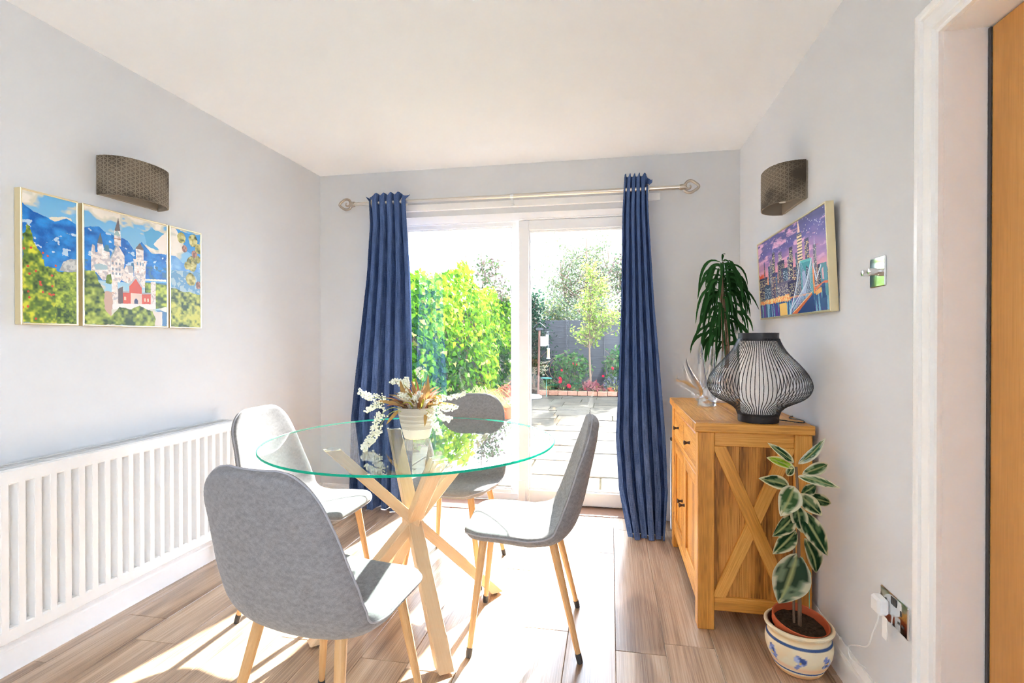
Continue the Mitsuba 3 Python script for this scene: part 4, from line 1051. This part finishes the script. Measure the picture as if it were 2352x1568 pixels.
for i in range(96):
    az = g.uniform(0, 2 * PI)
    el = g.uniform(.15, 1.35)
    L = g.uniform(.07, .135) * (1.0 if i % 7 else 1.2)
    r0 = .055 * math.sqrt(g.random())
    p = np.array([BX + r0 * math.cos(az), BY + r0 * math.sin(az), top])
    q = p + L * np.array([math.cos(az) * math.cos(el), math.sin(az) * math.cos(el), math.sin(el)])
    G, uv = blade(p, q, g.uniform(.013, .021), .14, (0.1, .05, 1), 9, 3, .35, lambda u: np.sin(PI * np.clip(u * .85 + .14, 0, 1)) ** .8)
    c = [(.42, .22, .10), (.50, .32, .16), (.40, .36, .06), (.62, .52, .42), (.55, .20, .16), (.30, .17, .11), (.72, .68, .62)][i % 7]
    part(fp, 'leaf', shape(grid(G), 'leaf_paint', True, color=np.tile(np.array(c) * g.uniform(.8, 1.15), (27, 1))))
for p, q, w in (((BX + .05, BY + .0, top + .02), (-.762, 2.10, 1.045), .018), ((BX - .04, BY - .01, top), (BX - .07, BY - .02, top + .135), .022), ((BX + .055, BY - .03, top + .01), (BX + .063, BY - .075, top - .055), .016), ((BX - .06, BY - .03, top + .01), (BX - .115, BY - .06, top - .055), .016), ((BX - .05, BY - .03, top + .02), (BX - .16, BY - .06, top + .045), .016), ((BX + .05, BY - .02, top + .03), (BX + .185, BY - .02, top + .03), .014)):
    G, uv = blade(p, q, w, .10, (.3, -1, .5), 9, 3, .3, lambda u: np.sin(PI * np.clip(u * .85 + .14, 0, 1)) ** .8)
    part(fp, 'leaf', shape(grid(G), 'leaf_paint', True, color=np.tile([.44, .27, .10], (27, 1))))
OCT = trimesh.creation.icosphere(1, 1.0)
def spray(path, r0, nfl, seed, start=.30):
    gg = np.random.default_rng(seed)
    c = spline(path, 24)
    k = part(fp, 'flower_spray', shape(tube(c, np.linspace(.0016, .0008, 24), 5), 'leaf_stalk', True), 'arching spray of small white flowers')
    ms = []
    r0 *= 1.2
    for j in range(int(nfl * 1.7)):
        t = start + (1 - start) * gg.random() ** .9
        x = t * 23; i = int(min(x, 22)); b = c[i] * (1 - x + i) + c[i + 1] * (x - i)
        r = r0 * (1 - .65 * (t - start) / (1 - start)) + .005
        d = gg.normal(size=3); d /= np.linalg.norm(d)
        m = OCT.copy(); m.apply_scale([gg.uniform(.0026, .0046)] * 3); m.apply_translation(b + d * r * gg.uniform(.5, 1.0)); ms.append(m)
    part(k, 'blossom', shape(join(ms), 'blossom_white', True), 'tiny white blossoms', 'stuff')
mat('leaf_stalk', base_color=rgb(.40, .44, .14), roughness=.6)
mat('blossom_white', base_color=rgb(.86, .88, .76), roughness=.7)
o = np.array([BX, BY, top])
for i, (pts, r, nf, st) in enumerate((
    ([o + (-.05, -.02, 0), (-.93, 2.10, .935), (-1.02, 2.10, .94), (-1.085, 2.10, .975)], .017, 90, .45),
    ([o + (-.05, -.03, 0), (-.93, 2.08, .92), (-1.0, 2.07, .905), (-1.03, 2.07, .885)], .016, 60, .55),
    ([o + (-.05, -.05, 0), (-.90, 2.04, .905), (-.945, 2.00, .86), (-.955, 1.98, .815)], .018, 60, .45),
    ([o + (-.04, -.06, 0), (-.89, 2.02, .89), (-.925, 1.94, .82), (-.925, 1.87, .790), (-.905, 1.80, .782)], .019, 130, .45),
    ([o + (-.03, .0, 0), (-.87, 2.12, .98), (-.90, 2.11, 1.01), (-.935, 2.11, 1.0)], .014, 60, .5),
    ([o + (-.01, .0, 0), (-.86, 2.11, .99), (-.865, 2.11, 1.03)], .013, 50, .5),
    ([o + (.01, .0, 0), (-.80, 2.12, .98), (-.81, 2.13, 1.03), (-.825, 2.13, 1.055), (-.795, 2.13, 1.065)], .008, 26, .7),
    ([o + (.05, .0, 0), (-.73, 2.10, .935), (-.66, 2.10, .95), (-.60, 2.10, .965)], .012, 60, .4),
    ([o + (.06, -.01, 0), (-.73, 2.09, .915), (-.68, 2.08, .905), (-.63, 2.08, .912)], .015, 60, .4),
    ([o + (.05, -.03, 0), (-.73, 2.07, .90), (-.69, 2.06, .87), (-.645, 2.06, .865)], .015, 60, .4),
    ([o + (.05, -.04, 0), (-.74, 2.05, .89), (-.71, 2.04, .84), (-.68, 2.03, .80)], .016, 60, .45),
    ([o + (-.02, -.03, 0), (-.85, 2.06, .95), (-.87, 2.05, .96)], .018, 50, .4), ([o + (.02, -.02, 0), (-.80, 2.06, .95), (-.78, 2.05, .965)], .018, 50, .4))):
    spray(pts, r, nf, i, st)

# ------------------------------------------------------------------ the garden
GZ = -.10
def stone_fn(p, n, uv):
    k = dr.floor(uv.y / 10.0)
    r = cell_rand(k, 5)
    f = fbm(p.x * 3, p.y * 3, k, 4)
    s = smoothstep(.60, .72, fbm(p.x * 5, p.y * 18, k + 3))
    c = mix(mi.Color3f(.036, .0315, .0235), mi.Color3f(.062, .054, .039), dr.clip(f * .7 + r * .5 - .1, 0, 1))
    return mix(c, mi.Color3f(.034, .031, .027), s * .7)
mat('flagstone', base_color=proc(stone_fn), roughness=.85, specular=.15)
mat('grit', base_color=proc(lambda p, n, uv: mix(mi.Color3f(.02, .018, .012), mi.Color3f(.045, .042, .028), fbm(p.x * 30, p.y * 30, 1))), roughness=1.0, specular=0.0)
mat('fence_dark', base_color=proc(lambda p, n, uv: mix(mi.Color3f(.022, .025, .032), mi.Color3f(.060, .062, .072), fbm(p.x * 4, p.y * 4, p.z * 60))), roughness=.8)
mat('fence_grey', base_color=proc(lambda p, n, uv: mix(mi.Color3f(.12, .10, .085), mi.Color3f(.26, .225, .19), fbm(p.x * 30, p.y * 30, p.z * 4))), roughness=.9)
mat('brick_red', base_color=proc(lambda p, n, uv: mix(mi.Color3f(.20, .085, .05), mi.Color3f(.38, .20, .13), fbm(p.x * 14, p.y * 20, p.z * 30))), roughness=.9)
mat('pole_brown', base_color=rgb(.16, .07, .05), roughness=.6)
mat('plastic_green', base_color=rgb(.05, .20, .16), roughness=.5)
mat('stone_grey', base_color=rgb(.34, .40, .40), roughness=.7)
mat('pink_clay', base_color=rgb(.44, .20, .17), roughness=.7)
mat('seed_tan', base_color=rgb(.50, .33, .17), roughness=.9)

struct('ground', 'gritty joint filling between and around the garden flagstones')
scene['ground'] = shape(cbox((-2.75, YF + .09, GZ - .12), (4.2, 14.0, GZ - .012)), 'grit')
struct('patio', 'uneven sandstone flags outside the patio door')
g = np.random.default_rng(5)
y, n_ = YF + .10, 0
row = 0
while y < 11.6:
    h = [.60, .45, .60, .42, .75, .60, .45][row % 7]
    h = min(h, 11.74 - y)
    x = -2.4 - g.uniform(0, .6)
    while x < 3.3:
        w = float(g.choice([.45, .60, .75, .90, .60]))
        if row % 7 == 4 and g.random() < .6:
            subs = [(y, y + h * .5), (y + h * .5, y + h)]
        else:
            subs = [(y, y + h)]
        for ya, yb_ in subs:
            m = cbox((x + .006, ya + .006, GZ - .028), (x + w - .006, yb_ - .006, GZ + g.uniform(-.004, .004)), .006)
            vv = m.vertices
            vv[:, 2] += np.where(vv[:, 2] > GZ - .02, .004 * (vv[:, 0] - x - w / 2) * g.normal() / w * 2 + .004 * (vv[:, 1] - ya) * g.normal(), 0)
            vv[:, :2] += g.uniform(-.004, .004, (len(vv), 2)) * 1.0
            n_ += 1
            part('patio', 'flagstone', shape(m, 'flagstone', False, uv=np.c_[vv[:, 0], vv[:, 1] * 0 + 10.0 * (n_ % 170) + 5]))
        x += w
    y += h
    row += 1

# sub-structures: outside wall face below the door is covered by the frame; raised bed behind the patio
struct('flower_bed', 'dark soil bed along the far fence')
bp = np.array([[(x, yy, GZ + .10 + .05 * meshkit.noise(np.array([[x * 3, yy * 5, 0]]), 2)[0]) for x in np.linspace(-2.6, 4.0, 60)] for yy in np.linspace(11.86, 13.0, 10)])
scene['flower_bed'] = shape(grid(bp), 'soil', True)
edg = thing('brick_edging', 'single course of weathered red bricks edging the flower bed', 'brick edging')
x = -1.62
g = np.random.default_rng(9)
while x < 2.2:
    m = moved(cbox((-.106, -.05, 0), (.106, .05, .10), .006), (x + .11, 11.83 + g.uniform(-.012, .012), GZ + .0005), g.normal() * .02)
    if not (1.18 < x < 1.3):
        part(edg, 'brick', shape(m, 'brick_red'))
    x += .2225


def fence_panel(x0, x1, y, z1, label):
    f = thing('fence_panel', label, 'fence', 'dark fence panels across the end of the garden')
    n = 12
    h = (z1 - GZ - .05) / n
    for j in range(n):
        z = GZ + .05 + j * h
        m = moved(cbox((0, -.006, 0), (x1 - x0 - .004, .006, h + .018), .002), (x0, y + (.004 if j % 2 else -.004), z), 0, 0, .07)
        part(f, 'board', shape(m, 'fence_dark'))
    for x in (x0 + .02, (x0 + x1) / 2, x1 - .02):
        part(f, 'batten', shape(cbox((x - .018, y - .045, GZ + .02), (x + .018, y - .018, z1 + .03), .002), 'fence_dark'))
for j, where in enumerate(('partly behind the conifer', 'behind the young tree and the camellias', 'farthest right, behind the curtain side of the garden')):
    fence_panel(-2.9 + 1.84 * j, -2.9 + 1.84 * (j + 1), 13.0, 1.63, 'dark stained horizontal lap fence panel ' + where)
sf = thing('picket_fence', 'weathered grey upright slat fence showing at the far end of the ivy', 'fence')
y = 9.9
while y < 12.9:
    part(sf, 'slat', shape(cbox((-2.40, y, GZ), (-2.378, y + .075, 1.02 + .02 * math.sin(y * 7)), .004), 'fence_grey'))
    y += .125
for z in (.25, .85):
    part(sf, 'rail', shape(cbox((-2.43, 9.85, z), (-2.402, 12.95, z + .06), .003), 'fence_grey'))

# ---- ivy
def ivy_leaf():
    o = np.array([(0, 0), (.32, -.06), (.62, .10), (.50, .34), (.46, .55), (.22, .72), (0, 1.15), (-.22, .72), (-.46, .55), (-.50, .34), (-.62, .10), (-.32, -.06)])
    v = [(x, y, .16 * abs(x) - .10 * y * y) for x, y in o] + [(0, .38, -.02)]
    return trimesh.Trimesh(np.array(v), [[12, i, (i + 1) % 12] for i in range(12)], process=False)
IVY = ivy_leaf()
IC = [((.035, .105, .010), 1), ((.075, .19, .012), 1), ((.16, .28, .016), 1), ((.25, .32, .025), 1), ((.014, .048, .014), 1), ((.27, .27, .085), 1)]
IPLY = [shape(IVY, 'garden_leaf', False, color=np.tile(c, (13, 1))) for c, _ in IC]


def frame_from(n, up, roll):
    n = np.array(n, float); n /= np.linalg.norm(n)
    u = np.array(up, float); u = u - n * (u @ n); u /= np.linalg.norm(u)
    r = np.cross(u, n)
    c, s = math.cos(roll), math.sin(roll)
    return np.stack([r * c + u * s, -r * s + u * c, n], 1)


def ivy_top(y):
    return 2.02 + .45 * np.exp(-((y - 8.6) / .75) ** 2) + .28 * np.exp(-((y - 7.6) / .5) ** 2) + .12 * math.sin(y * 3.1) - .02 * (y - 6)


g = np.random.default_rng(17)
ivy = thing('ivy', 'tall sunlit ivy covering the left garden boundary', 'ivy')
struct_fence = thing('boundary_fence', 'brown close-board fence hidden behind the ivy', 'fence')
for j in range(52):
    yy = 4.3 + j * .165
    part(struct_fence, 'board', shape(cbox((-2.585, yy, GZ), (-2.565, yy + .160, 1.70), .003), 'fence_dark'))
hb = np.array([[(-2.50, yy, zz) for yy in np.linspace(4.6, 12.6, 30)] for zz in np.linspace(GZ, 1.75, 4)])
part(ivy, 'stems', shape(join([tube(spline([(-2.46, y0 + g.normal() * .05, GZ), (-2.42 + g.normal() * .03, y0 + .1 * g.normal(), .7), (-2.44, y0 + .2 * g.normal(), 1.5)], 12), .012, 5) for y0 in np.linspace(5, 12.3, 40)]), 'bark', True), 'woody stems')
inst = []
while len(inst) < 8200:
    y = 4.9 + 7.6 * g.random() ** .9
    top_ = ivy_top(y) + .25 * (y > 9.4)
    z = GZ + (top_ - GZ) * g.random() ** .85
    if y > 10.9 and z < .95 and g.random() < .8:
        continue
    bulge = .20 * meshkit.noise(np.array([[y * 1.7, z * 1.9, 3.0]]), 5)[0] + .10 * math.sin(z * 2.4)
    x = -2.36 + bulge - .10 * max(0, (z - 1.5)) + g.uniform(-.10, .04)
    s = g.uniform(.045, .088)
    if len(inst) % 4 == 0 and z > 1.2:
        x = -2.50 + g.uniform(-.05, .06)
    nrm = (.85 + .3 * g.normal(), -.35 + .45 * g.normal(), .55 + .35 * g.normal())
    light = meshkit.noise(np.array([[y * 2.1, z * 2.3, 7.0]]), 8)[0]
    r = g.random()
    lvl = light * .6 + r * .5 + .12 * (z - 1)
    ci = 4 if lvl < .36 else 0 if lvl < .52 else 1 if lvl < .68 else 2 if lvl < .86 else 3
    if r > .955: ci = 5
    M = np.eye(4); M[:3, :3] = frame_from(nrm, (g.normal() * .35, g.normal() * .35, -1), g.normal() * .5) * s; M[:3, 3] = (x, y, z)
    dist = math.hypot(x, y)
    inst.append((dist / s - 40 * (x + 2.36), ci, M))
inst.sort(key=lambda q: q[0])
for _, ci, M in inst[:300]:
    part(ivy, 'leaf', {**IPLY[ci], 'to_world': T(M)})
def merge(base, Ms, cols):
    V = np.vstack([base.vertices @ M[:3, :3].T + M[:3, 3] for M in Ms])
    F = np.vstack([base.faces + i * len(base.vertices) for i in range(len(Ms))])
    C = np.repeat(np.asarray(cols), len(base.vertices), 0)
    return trimesh.Trimesh(V, F, process=False), C
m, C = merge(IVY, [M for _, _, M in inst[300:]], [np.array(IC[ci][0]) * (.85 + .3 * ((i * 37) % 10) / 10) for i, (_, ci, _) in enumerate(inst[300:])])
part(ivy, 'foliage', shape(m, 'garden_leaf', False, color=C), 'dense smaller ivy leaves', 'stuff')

LEAF = trimesh.Trimesh(np.array([(0, 0, 0), (.28, .35, .06), (.22, .75, .04), (0, 1.1, -.06), (-.22, .75, .04), (-.28, .35, .06), (0, .5, -.02)]), [[6, i, (i + 1) % 6] for i in range(6)], process=False)


def leafy(key, name, pts, size, cols, seed, updir=(0, 0, 1), spread=.8, label=None):
    gg = np.random.default_rng(seed)
    Ms, cs = [], []
    for p in pts:
        M = np.eye(4)
        M[:3, :3] = frame_from(np.array([0, -.5, .7]) + spread * gg.normal(size=3), gg.normal(size=3) + np.array(updir) * .3, gg.uniform(0, 6.28)) * size * gg.uniform(.7, 1.3)
        M[:3, 3] = p
        Ms.append(M)
        cs.append(np.array(cols[gg.integers(len(cols))]) * gg.uniform(.45, .85))
    m, C = merge(LEAF, Ms, cs)
    return part(key, name, shape(m, 'garden_leaf', False, color=C), label, 'stuff')


def tree(name, label, cat, x, y, z0, stems, crown, nleaf, size, cols, seed, rt=.035, clump=.16):
    """stems: top points relative to the foot; crown: (centre, radii) ellipsoids whose leaves sit in clumps along twigs."""
    k = thing(name, label, cat)
    gg = np.random.default_rng(seed)
    foot = np.array([x, y, z0])
    wood_ = []
    tips = []
    for s in stems:
        s = np.array(s, float)
        mid = foot + s * .5 + gg.normal(size=3) * .04
        c = spline([foot + (gg.normal() * .02, gg.normal() * .02, 0), mid, foot + s], 14)
        wood_.append(tube(c, np.linspace(rt, rt * .3, 14), 7))
        tips.append(c)
    pts = []
    for c0, r, w in crown:
        c0, r = np.array(c0, float), np.array(r, float)
        nb = max(6, int(26 * w))
        for _ in range(nb):
            d = gg.normal(size=3); d /= np.linalg.norm(d)
            e = foot + c0 + d * r * gg.random() ** .4
            stem = tips[gg.integers(len(tips))]
            a = stem[int(np.argmin(np.linalg.norm(stem - (e - (0, 0, .9 * r[2])), axis=1)))]
            tw = spline([a, (a + e) / 2 + gg.normal(size=3) * .05 + (0, 0, .04), e], 8)
            wood_.append(tube(tw, np.linspace(rt * .32, .004, 8), 4, cap=False))
            for _ in range(max(1, int(nleaf * w / nb / len(crown)))):
                q = tw[min(7, int(2 + 6 * gg.random() ** .6))] + gg.normal(size=3) * clump
                pts.append(q)
    part(k, 'branches', shape(join(wood_), 'bark', True), 'trunk and branches')
    leafy(k, 'foliage', pts, size, cols, seed + 1)
    return k


GREY = [(.10, .16, .075), (.16, .22, .10), (.20, .27, .12), (.13, .15, .10)]
tree('tall_tree', 'tall airy tree with two slim trunks behind the far fence', 'tree', -.95, 15.6, GZ, [(.25, 0, 4.3), (-.55, .2, 3.6), (.9, .1, 3.7)], [((-.3, 0, 3.5), (1.0, .7, .9), 1), ((.45, 0, 3.7), (.9, .6, .85), 1.1), ((1.35, 0, 3.0), (.75, .5, .9), .8), ((-1.0, 0, 2.7), (.55, .5, .7), .6), ((.2, 0, 2.6), (1.5, .6, .5), .9)], 9500, .066, GREY, 3, .05, .13)
tree('hedge_tree', 'dense grey-green shrubbery rising over the dark fence', 'shrub', -.6, 14.2, GZ, [(.1, 0, 1.8), (-1.0, 0, 1.8), (1.0, 0, 1.7)], [((-1.2, 0, 1.9), (.9, .5, .6), 1), ((0, 0, 1.95), (1.1, .5, .62), 1.2), ((1.3, 0, 1.8), (1.0, .5, .55), 1)], 10000, .062, [(.10, .17, .08), (.17, .26, .11), (.22, .28, .16), (.14, .18, .14), (.35, .38, .10)], 8, .05, .14)
tree('conifer', 'dark drooping conifer at the left end of the far fence', 'tree', -1.85, 12.4, GZ, [(0, 0, 2.3)], [((0, 0, 1.55), (.42, .3, .55), 1), ((.05, 0, .95), (.48, .3, .5), 1), ((-.1, 0, 2.1), (.3, .25, .4), .6)], 3600, .08, [(.02, .07, .035), (.035, .10, .05), (.015, .05, .03)], 12, .05, .09)
tree('young_tree', 'young lime-green tree on a slender trunk in the flower bed', 'tree', -.42, 12.0, GZ + .1, [(.02, 0, 2.55)], [((-.15, 0, 1.35), (.45, .35, .26), 1), ((.42, 0, 1.62), (.48, .3, .26), 1), ((-.1, 0, 1.95), (.34, .3, .34), .8), ((.22, 0, 2.35), (.35, .3, .34), .8), ((.0, 0, 2.75), (.22, .2, .25), .4)], 2300, .070, [(.28, .40, .06), (.38, .50, .09), (.20, .34, .06), (.46, .54, .14)], 15, .028, .07)
tree('dark_tree', 'small tree with dark leaves peeping in by the right curtain', 'tree', .75, 14.0, GZ, [(-.1, 0, 3.4), (-.4, 0, 2.8)], [((-.35, 0, 3.0), (.5, .3, .7), 1), ((-.15, 0, 2.3), (.4, .3, .5), .7)], 1100, .085, [(.05, .085, .045), (.09, .12, .05), (.10, .07, .06)], 18, .03, .09)
tree('back_shrub', 'wispy shrub with dark sprigs rising over the ivy', 'shrub', -2.75, 11.2, GZ, [(.0, -.3, 3.2), (.15, .5, 2.7), (-.1, -1.2, 3.0), (.25, 1.2, 2.9)], [((.1, -.2, 2.8), (.25, .9, .35), 1), ((.15, .7, 2.35), (.3, .6, .45), 1), ((.25, 1.3, 2.2), (.3, .5, .5), 1)], 1200, .075, [(.06, .10, .04), (.10, .16, .06), (.12, .09, .08)], 23, .025, .06)


def camellia(x, y, w, h, label, seed, flowers):
    k = thing('camellia', label, 'shrub')
    gg = np.random.default_rng(seed)
    foot = np.array([x, y, GZ + .1])
    part(k, 'branches', shape(join([tube(spline([foot, foot + (w * .5 * gg.normal() * .6, .05 * gg.normal(), h * .5), foot + (w * .5 * gg.uniform(-1, 1), .1 * gg.normal(), h * gg.uniform(.6, .95))], 8), np.linspace(.014, .005, 8), 5) for _ in range(9)]), 'bark', True), 'woody branches')
    pts = []
    for _ in range(620):
        d = gg.normal(size=3); d /= np.linalg.norm(d); d *= gg.random() ** .33
        pts.append(foot + (d[0] * w * .5 * (1 + .25 * gg.normal() * .5), d[1] * .3, h * .55 + d[2] * h * .42))
    leafy(k, 'foliage', pts, .085, [(.04, .13, .04), (.07, .20, .06), (.11, .26, .08), (.20, .33, .10)], seed + 3)
    pet = []
    for j in range(7):
        G, _ = blade((0, 0, 0), (.045 * math.cos(j * .9), .045 * math.sin(j * .9), .012), .042, .15, (0, 0, 1), 5, 3, .3)
        pet.append(grid(G))
    core = lathe([(0, .02), (.012, .016), (.016, 0), (0, -.004)], 8)
    fm = join(pet + [core])
    for dx, dz, s in flowers:
        m = fm.copy(); m.apply_transform(trimesh.transformations.euler_matrix(PI / 2.6, 0, gg.uniform(0, 6))); m.apply_scale(s); m.apply_translation(foot + (dx, -.30, dz))
        part(k, 'flower', shape(m, 'camellia_red', False), 'red camellia bloom')
scene['camellia_red'] = {'type': 'principledthin', 'base_color': rgb(.60, .02, .045), 'roughness': .5, 'diff_trans': .6, 'spec_trans': 0.0}
camellia(-.92, 12.15, .95, .95, 'camellia bush with red blooms left of the young tree', 31, [(-.18, .46, .8), (-.22, .27, 1.25), (-.20, .20, 1.1), (-.02, .10, 1.5), (.35, .05, 1.0), (.08, .62, .6), (.16, .6, .6)])
camellia(.22, 12.2, .75, 1.05, 'camellia bush with red blooms right of the young tree', 37, [(-.18, .52, .9), (.12, .55, .8), (-.22, .05, 1.0), (.02, .02, 1.2), (-.38, .34, .7)])


def clump(name, label, cat, x, y, z, r, h, n, size, cols, seed):
    k = thing(name, label, cat)
    gg = np.random.default_rng(seed)
    pts = []
    st = []
    for _ in range(n):
        a, q = gg.uniform(0, 6.28), math.sqrt(gg.random())
        p = np.array([x + r * q * math.cos(a), y + r * q * math.sin(a) * .8, z + h * (1 - .6 * q * q) * gg.uniform(.45, 1.0)])
        pts.append(p)
        if len(st) < 24:
            st.append(tube([(x + .2 * r * math.cos(a), y + .2 * r * math.sin(a), z), p], .004, 4))
    part(k, 'stalks', shape(join(st), 'leaf_stalk', True), 'stalks')
    leafy(k, 'foliage', pts, size, cols, seed + 1)
    return k
BZ_ = GZ + .09
clump('heuchera', 'low clump of pinkish red leaves behind the brick edging', 'plant', -.40, 11.98, BZ_, .24, .24, 120, .10, [(.42, .14, .15), (.50, .22, .20), (.36, .12, .14)], 41)
clump('heuchera', 'small dark red leafy plant behind the bricks near the bird tray', 'plant', -1.10, 12.0, BZ_, .14, .20, 50, .08, [(.20, .06, .08), (.28, .10, .10), (.07, .12, .05)], 43)
clump('lavender', 'grey-mauve bushy plant behind the bricks by the right curtain', 'plant', .12, 12.0, BZ_, .30, .42, 260, .06, [(.14, .17, .18), (.20, .20, .28), (.10, .15, .10)], 45)
clump('bedding_plant', 'green bushy plant under the bird tray behind the bricks', 'plant', -1.42, 12.05, BZ_, .22, .28, 150, .08, [(.05, .14, .05), (.10, .20, .06), (.04, .09, .05)], 47)
clump('bedding_plant', 'low green leafy plant between the two red-leaved clumps', 'plant', -.78, 12.0, BZ_, .20, .16, 100, .08, [(.06, .15, .06), (.10, .22, .08)], 49)
clump('euphorbia', 'yellow-green euphorbia against the ivy, the taller of two', 'plant', -2.22, 8.9, GZ, .20, .62, 260, .055, [(.46, .46, .06), (.55, .54, .08), (.34, .40, .05)], 51)
clump('euphorbia', 'yellow-green euphorbia beside the red-leaved pot plant', 'plant', -2.02, 9.15, GZ, .26, .44, 300, .055, [(.50, .48, .07), (.58, .55, .09), (.36, .42, .06)], 53)
gr = thing('ornamental_grass', 'fountain of pale green grass in front of the ivy', 'grass')
gg = np.random.default_rng(57)
ms = []
for _ in range(420):
    a, L = gg.uniform(0, 6.28), gg.uniform(.35, .68)
    o = np.array([-2.05 + .10 * gg.normal(), 7.6 + .10 * gg.normal(), GZ])
    d = np.array([math.cos(a), math.sin(a), 0])
    c = np.array([o, o + d * L * .25 + (0, 0, L * .65), o + d * L * .6 + (0, 0, L * .80), o + d * L * .95 + (0, 0, L * .5)])
    s = np.array([-d[1], d[0], 0]) * .004
    ms.append(grid(np.stack([c - s, c + s * np.array([[1], [1], [.8], [.1]])], 1)))
m = join(ms)
part(gr, 'blades', shape(m, 'garden_leaf', False, color=np.tile([.26, .32, .12], (len(m.vertices), 1)) * (.75 + .5 * np.repeat(gg.random(420), 8))[:, None]), None, 'stuff')


def pot(name, label, x, y, r, h, m_):
    k = thing(name, label, 'plant pot')
    part(k, 'body', shape(moved(lathe([(0, 0), (r * .68, 0), (r * .92, h * .80), (r * .93, h * .82), (r, h * .82), (r, h), (r * .9, h), (r * .84, h * .8), (0, h * .78)], 36), (x, y, GZ + .001)), m_, 40))
    part(k, 'soil', shape(moved(lathe([(0, h * .80), (r * .85, h * .80), (r * .85, h * .79), (0, h * .785)], 24), (x, y, GZ + .0015)), 'soil'))
    return k
pot('garden_pot', 'pinkish clay pot with red foliage on the patio', -1.82, 9.0, .155, .27, 'pink_clay')
clump('red_pot_plant', 'red-leaved plant in the pinkish clay pot', 'plant', -1.82, 9.0, GZ + .22, .24, .26, 170, .075, [(.50, .12, .08), (.56, .22, .14), (.40, .10, .08)], 61)
pot('garden_pot', 'terracotta pot standing in front of the pinkish one', -1.655, 8.25, .115, .22, 'terracotta')
clump('pot_seedling', 'sparse green seedlings in the front terracotta pot', 'plant', -1.655, 8.25, GZ + .17, .10, .12, 24, .05, [(.16, .28, .08), (.3, .2, .3)], 63)
pot('garden_pot', 'small terracotta pot among the plants behind the bricks', .02, 11.97, .09, .17, 'terracotta')
fs = thing('feeder_pole', 'brown bird feeder pole with a roofed top by the conifer', 'bird feeder')
part(fs, 'pole', shape(tube([(-1.615, 11.7, GZ), (-1.585, 11.7, 1.44)], .026, 10), 'pole_brown', 40))
part(fs, 'roof', shape(join([beam((-1.72, 11.7, 1.44), (-1.58, 11.7, 1.56), .16, .012, (0, 0, 1)), beam((-1.58, 11.7, 1.56), (-1.44, 11.7, 1.44), .16, .012, (0, 0, 1)), cbox((-1.66, 11.64, 1.38), (-1.50, 11.76, 1.44), .004)]), 'fence_dark'))
part(fs, 'arm', shape(tube([(-1.59, 11.7, 1.34), (-1.30, 11.7, 1.36)], .008, 6), 'fence_dark', 40))
part(fs, 'nest_box', shape(cbox((-1.555, 11.62, 1.02), (-1.43, 11.74, 1.24), .006), 'matt_white'), 'pale box on the pole')
for x, z, lab in ((-1.40, 1.16, 'upper clear seed feeder hanging from the brown pole'), (-1.37, .86, 'lower seed feeder hanging with tan seed inside')):
    sfd = thing('seed_feeder', lab, 'bird feeder')
    part(sfd, 'tube', shape(moved(lathe([(.0, -.10), (.030, -.10), (.030, .10), (0, .10)], 16), (x, 11.6, z)), 'seed_tan' if z < 1 else 'stone_grey', 40))
    part(sfd, 'tray', shape(moved(lathe([(0, -.125), (.045, -.122), (.048, -.105), (.030, -.10), (0, -.10)], 16), (x, 11.6, z)), 'stone_grey', 40))
    part(sfd, 'cap', shape(moved(lathe([(0, .10), (.036, .10), (.032, .118), (.006, .126), (0, .126)], 16), (x, 11.6, z)), 'stone_grey', 40))
    part(sfd, 'hook', shape(tube([(x, 11.6, z + .12), (x, 11.66, 1.36)], .003, 5), 'stone_grey'))
bt = thing('bird_tray', 'flat green bird tray on a thin stake in front of the bricks', 'bird tray')
part(bt, 'stake', shape(tube([(-1.40, 11.5, GZ), (-1.40, 11.5, .30)], .008, 8), 'plastic_green', 40))
part(bt, 'tray', shape(moved(lathe([(0, .30), (.12, .30), (.125, .318), (.118, .318), (.113, .308), (0, .308)], 28), (-1.40, 11.5, 0)), 'plastic_green', 40))
pb = thing('parasol_base', 'round grey parasol base on the patio at the left of the sliding sash', 'parasol base')
part(pb, 'base', shape(moved(lathe([(0, 0), (.26, 0), (.27, .01), (.265, .045), (.23, .062), (.05, .075), (.035, .09), (.035, .30), (.025, .305), (.0, .305)], 48), (-1.72, 11.1, GZ + .008)), 'stone_grey', 40))
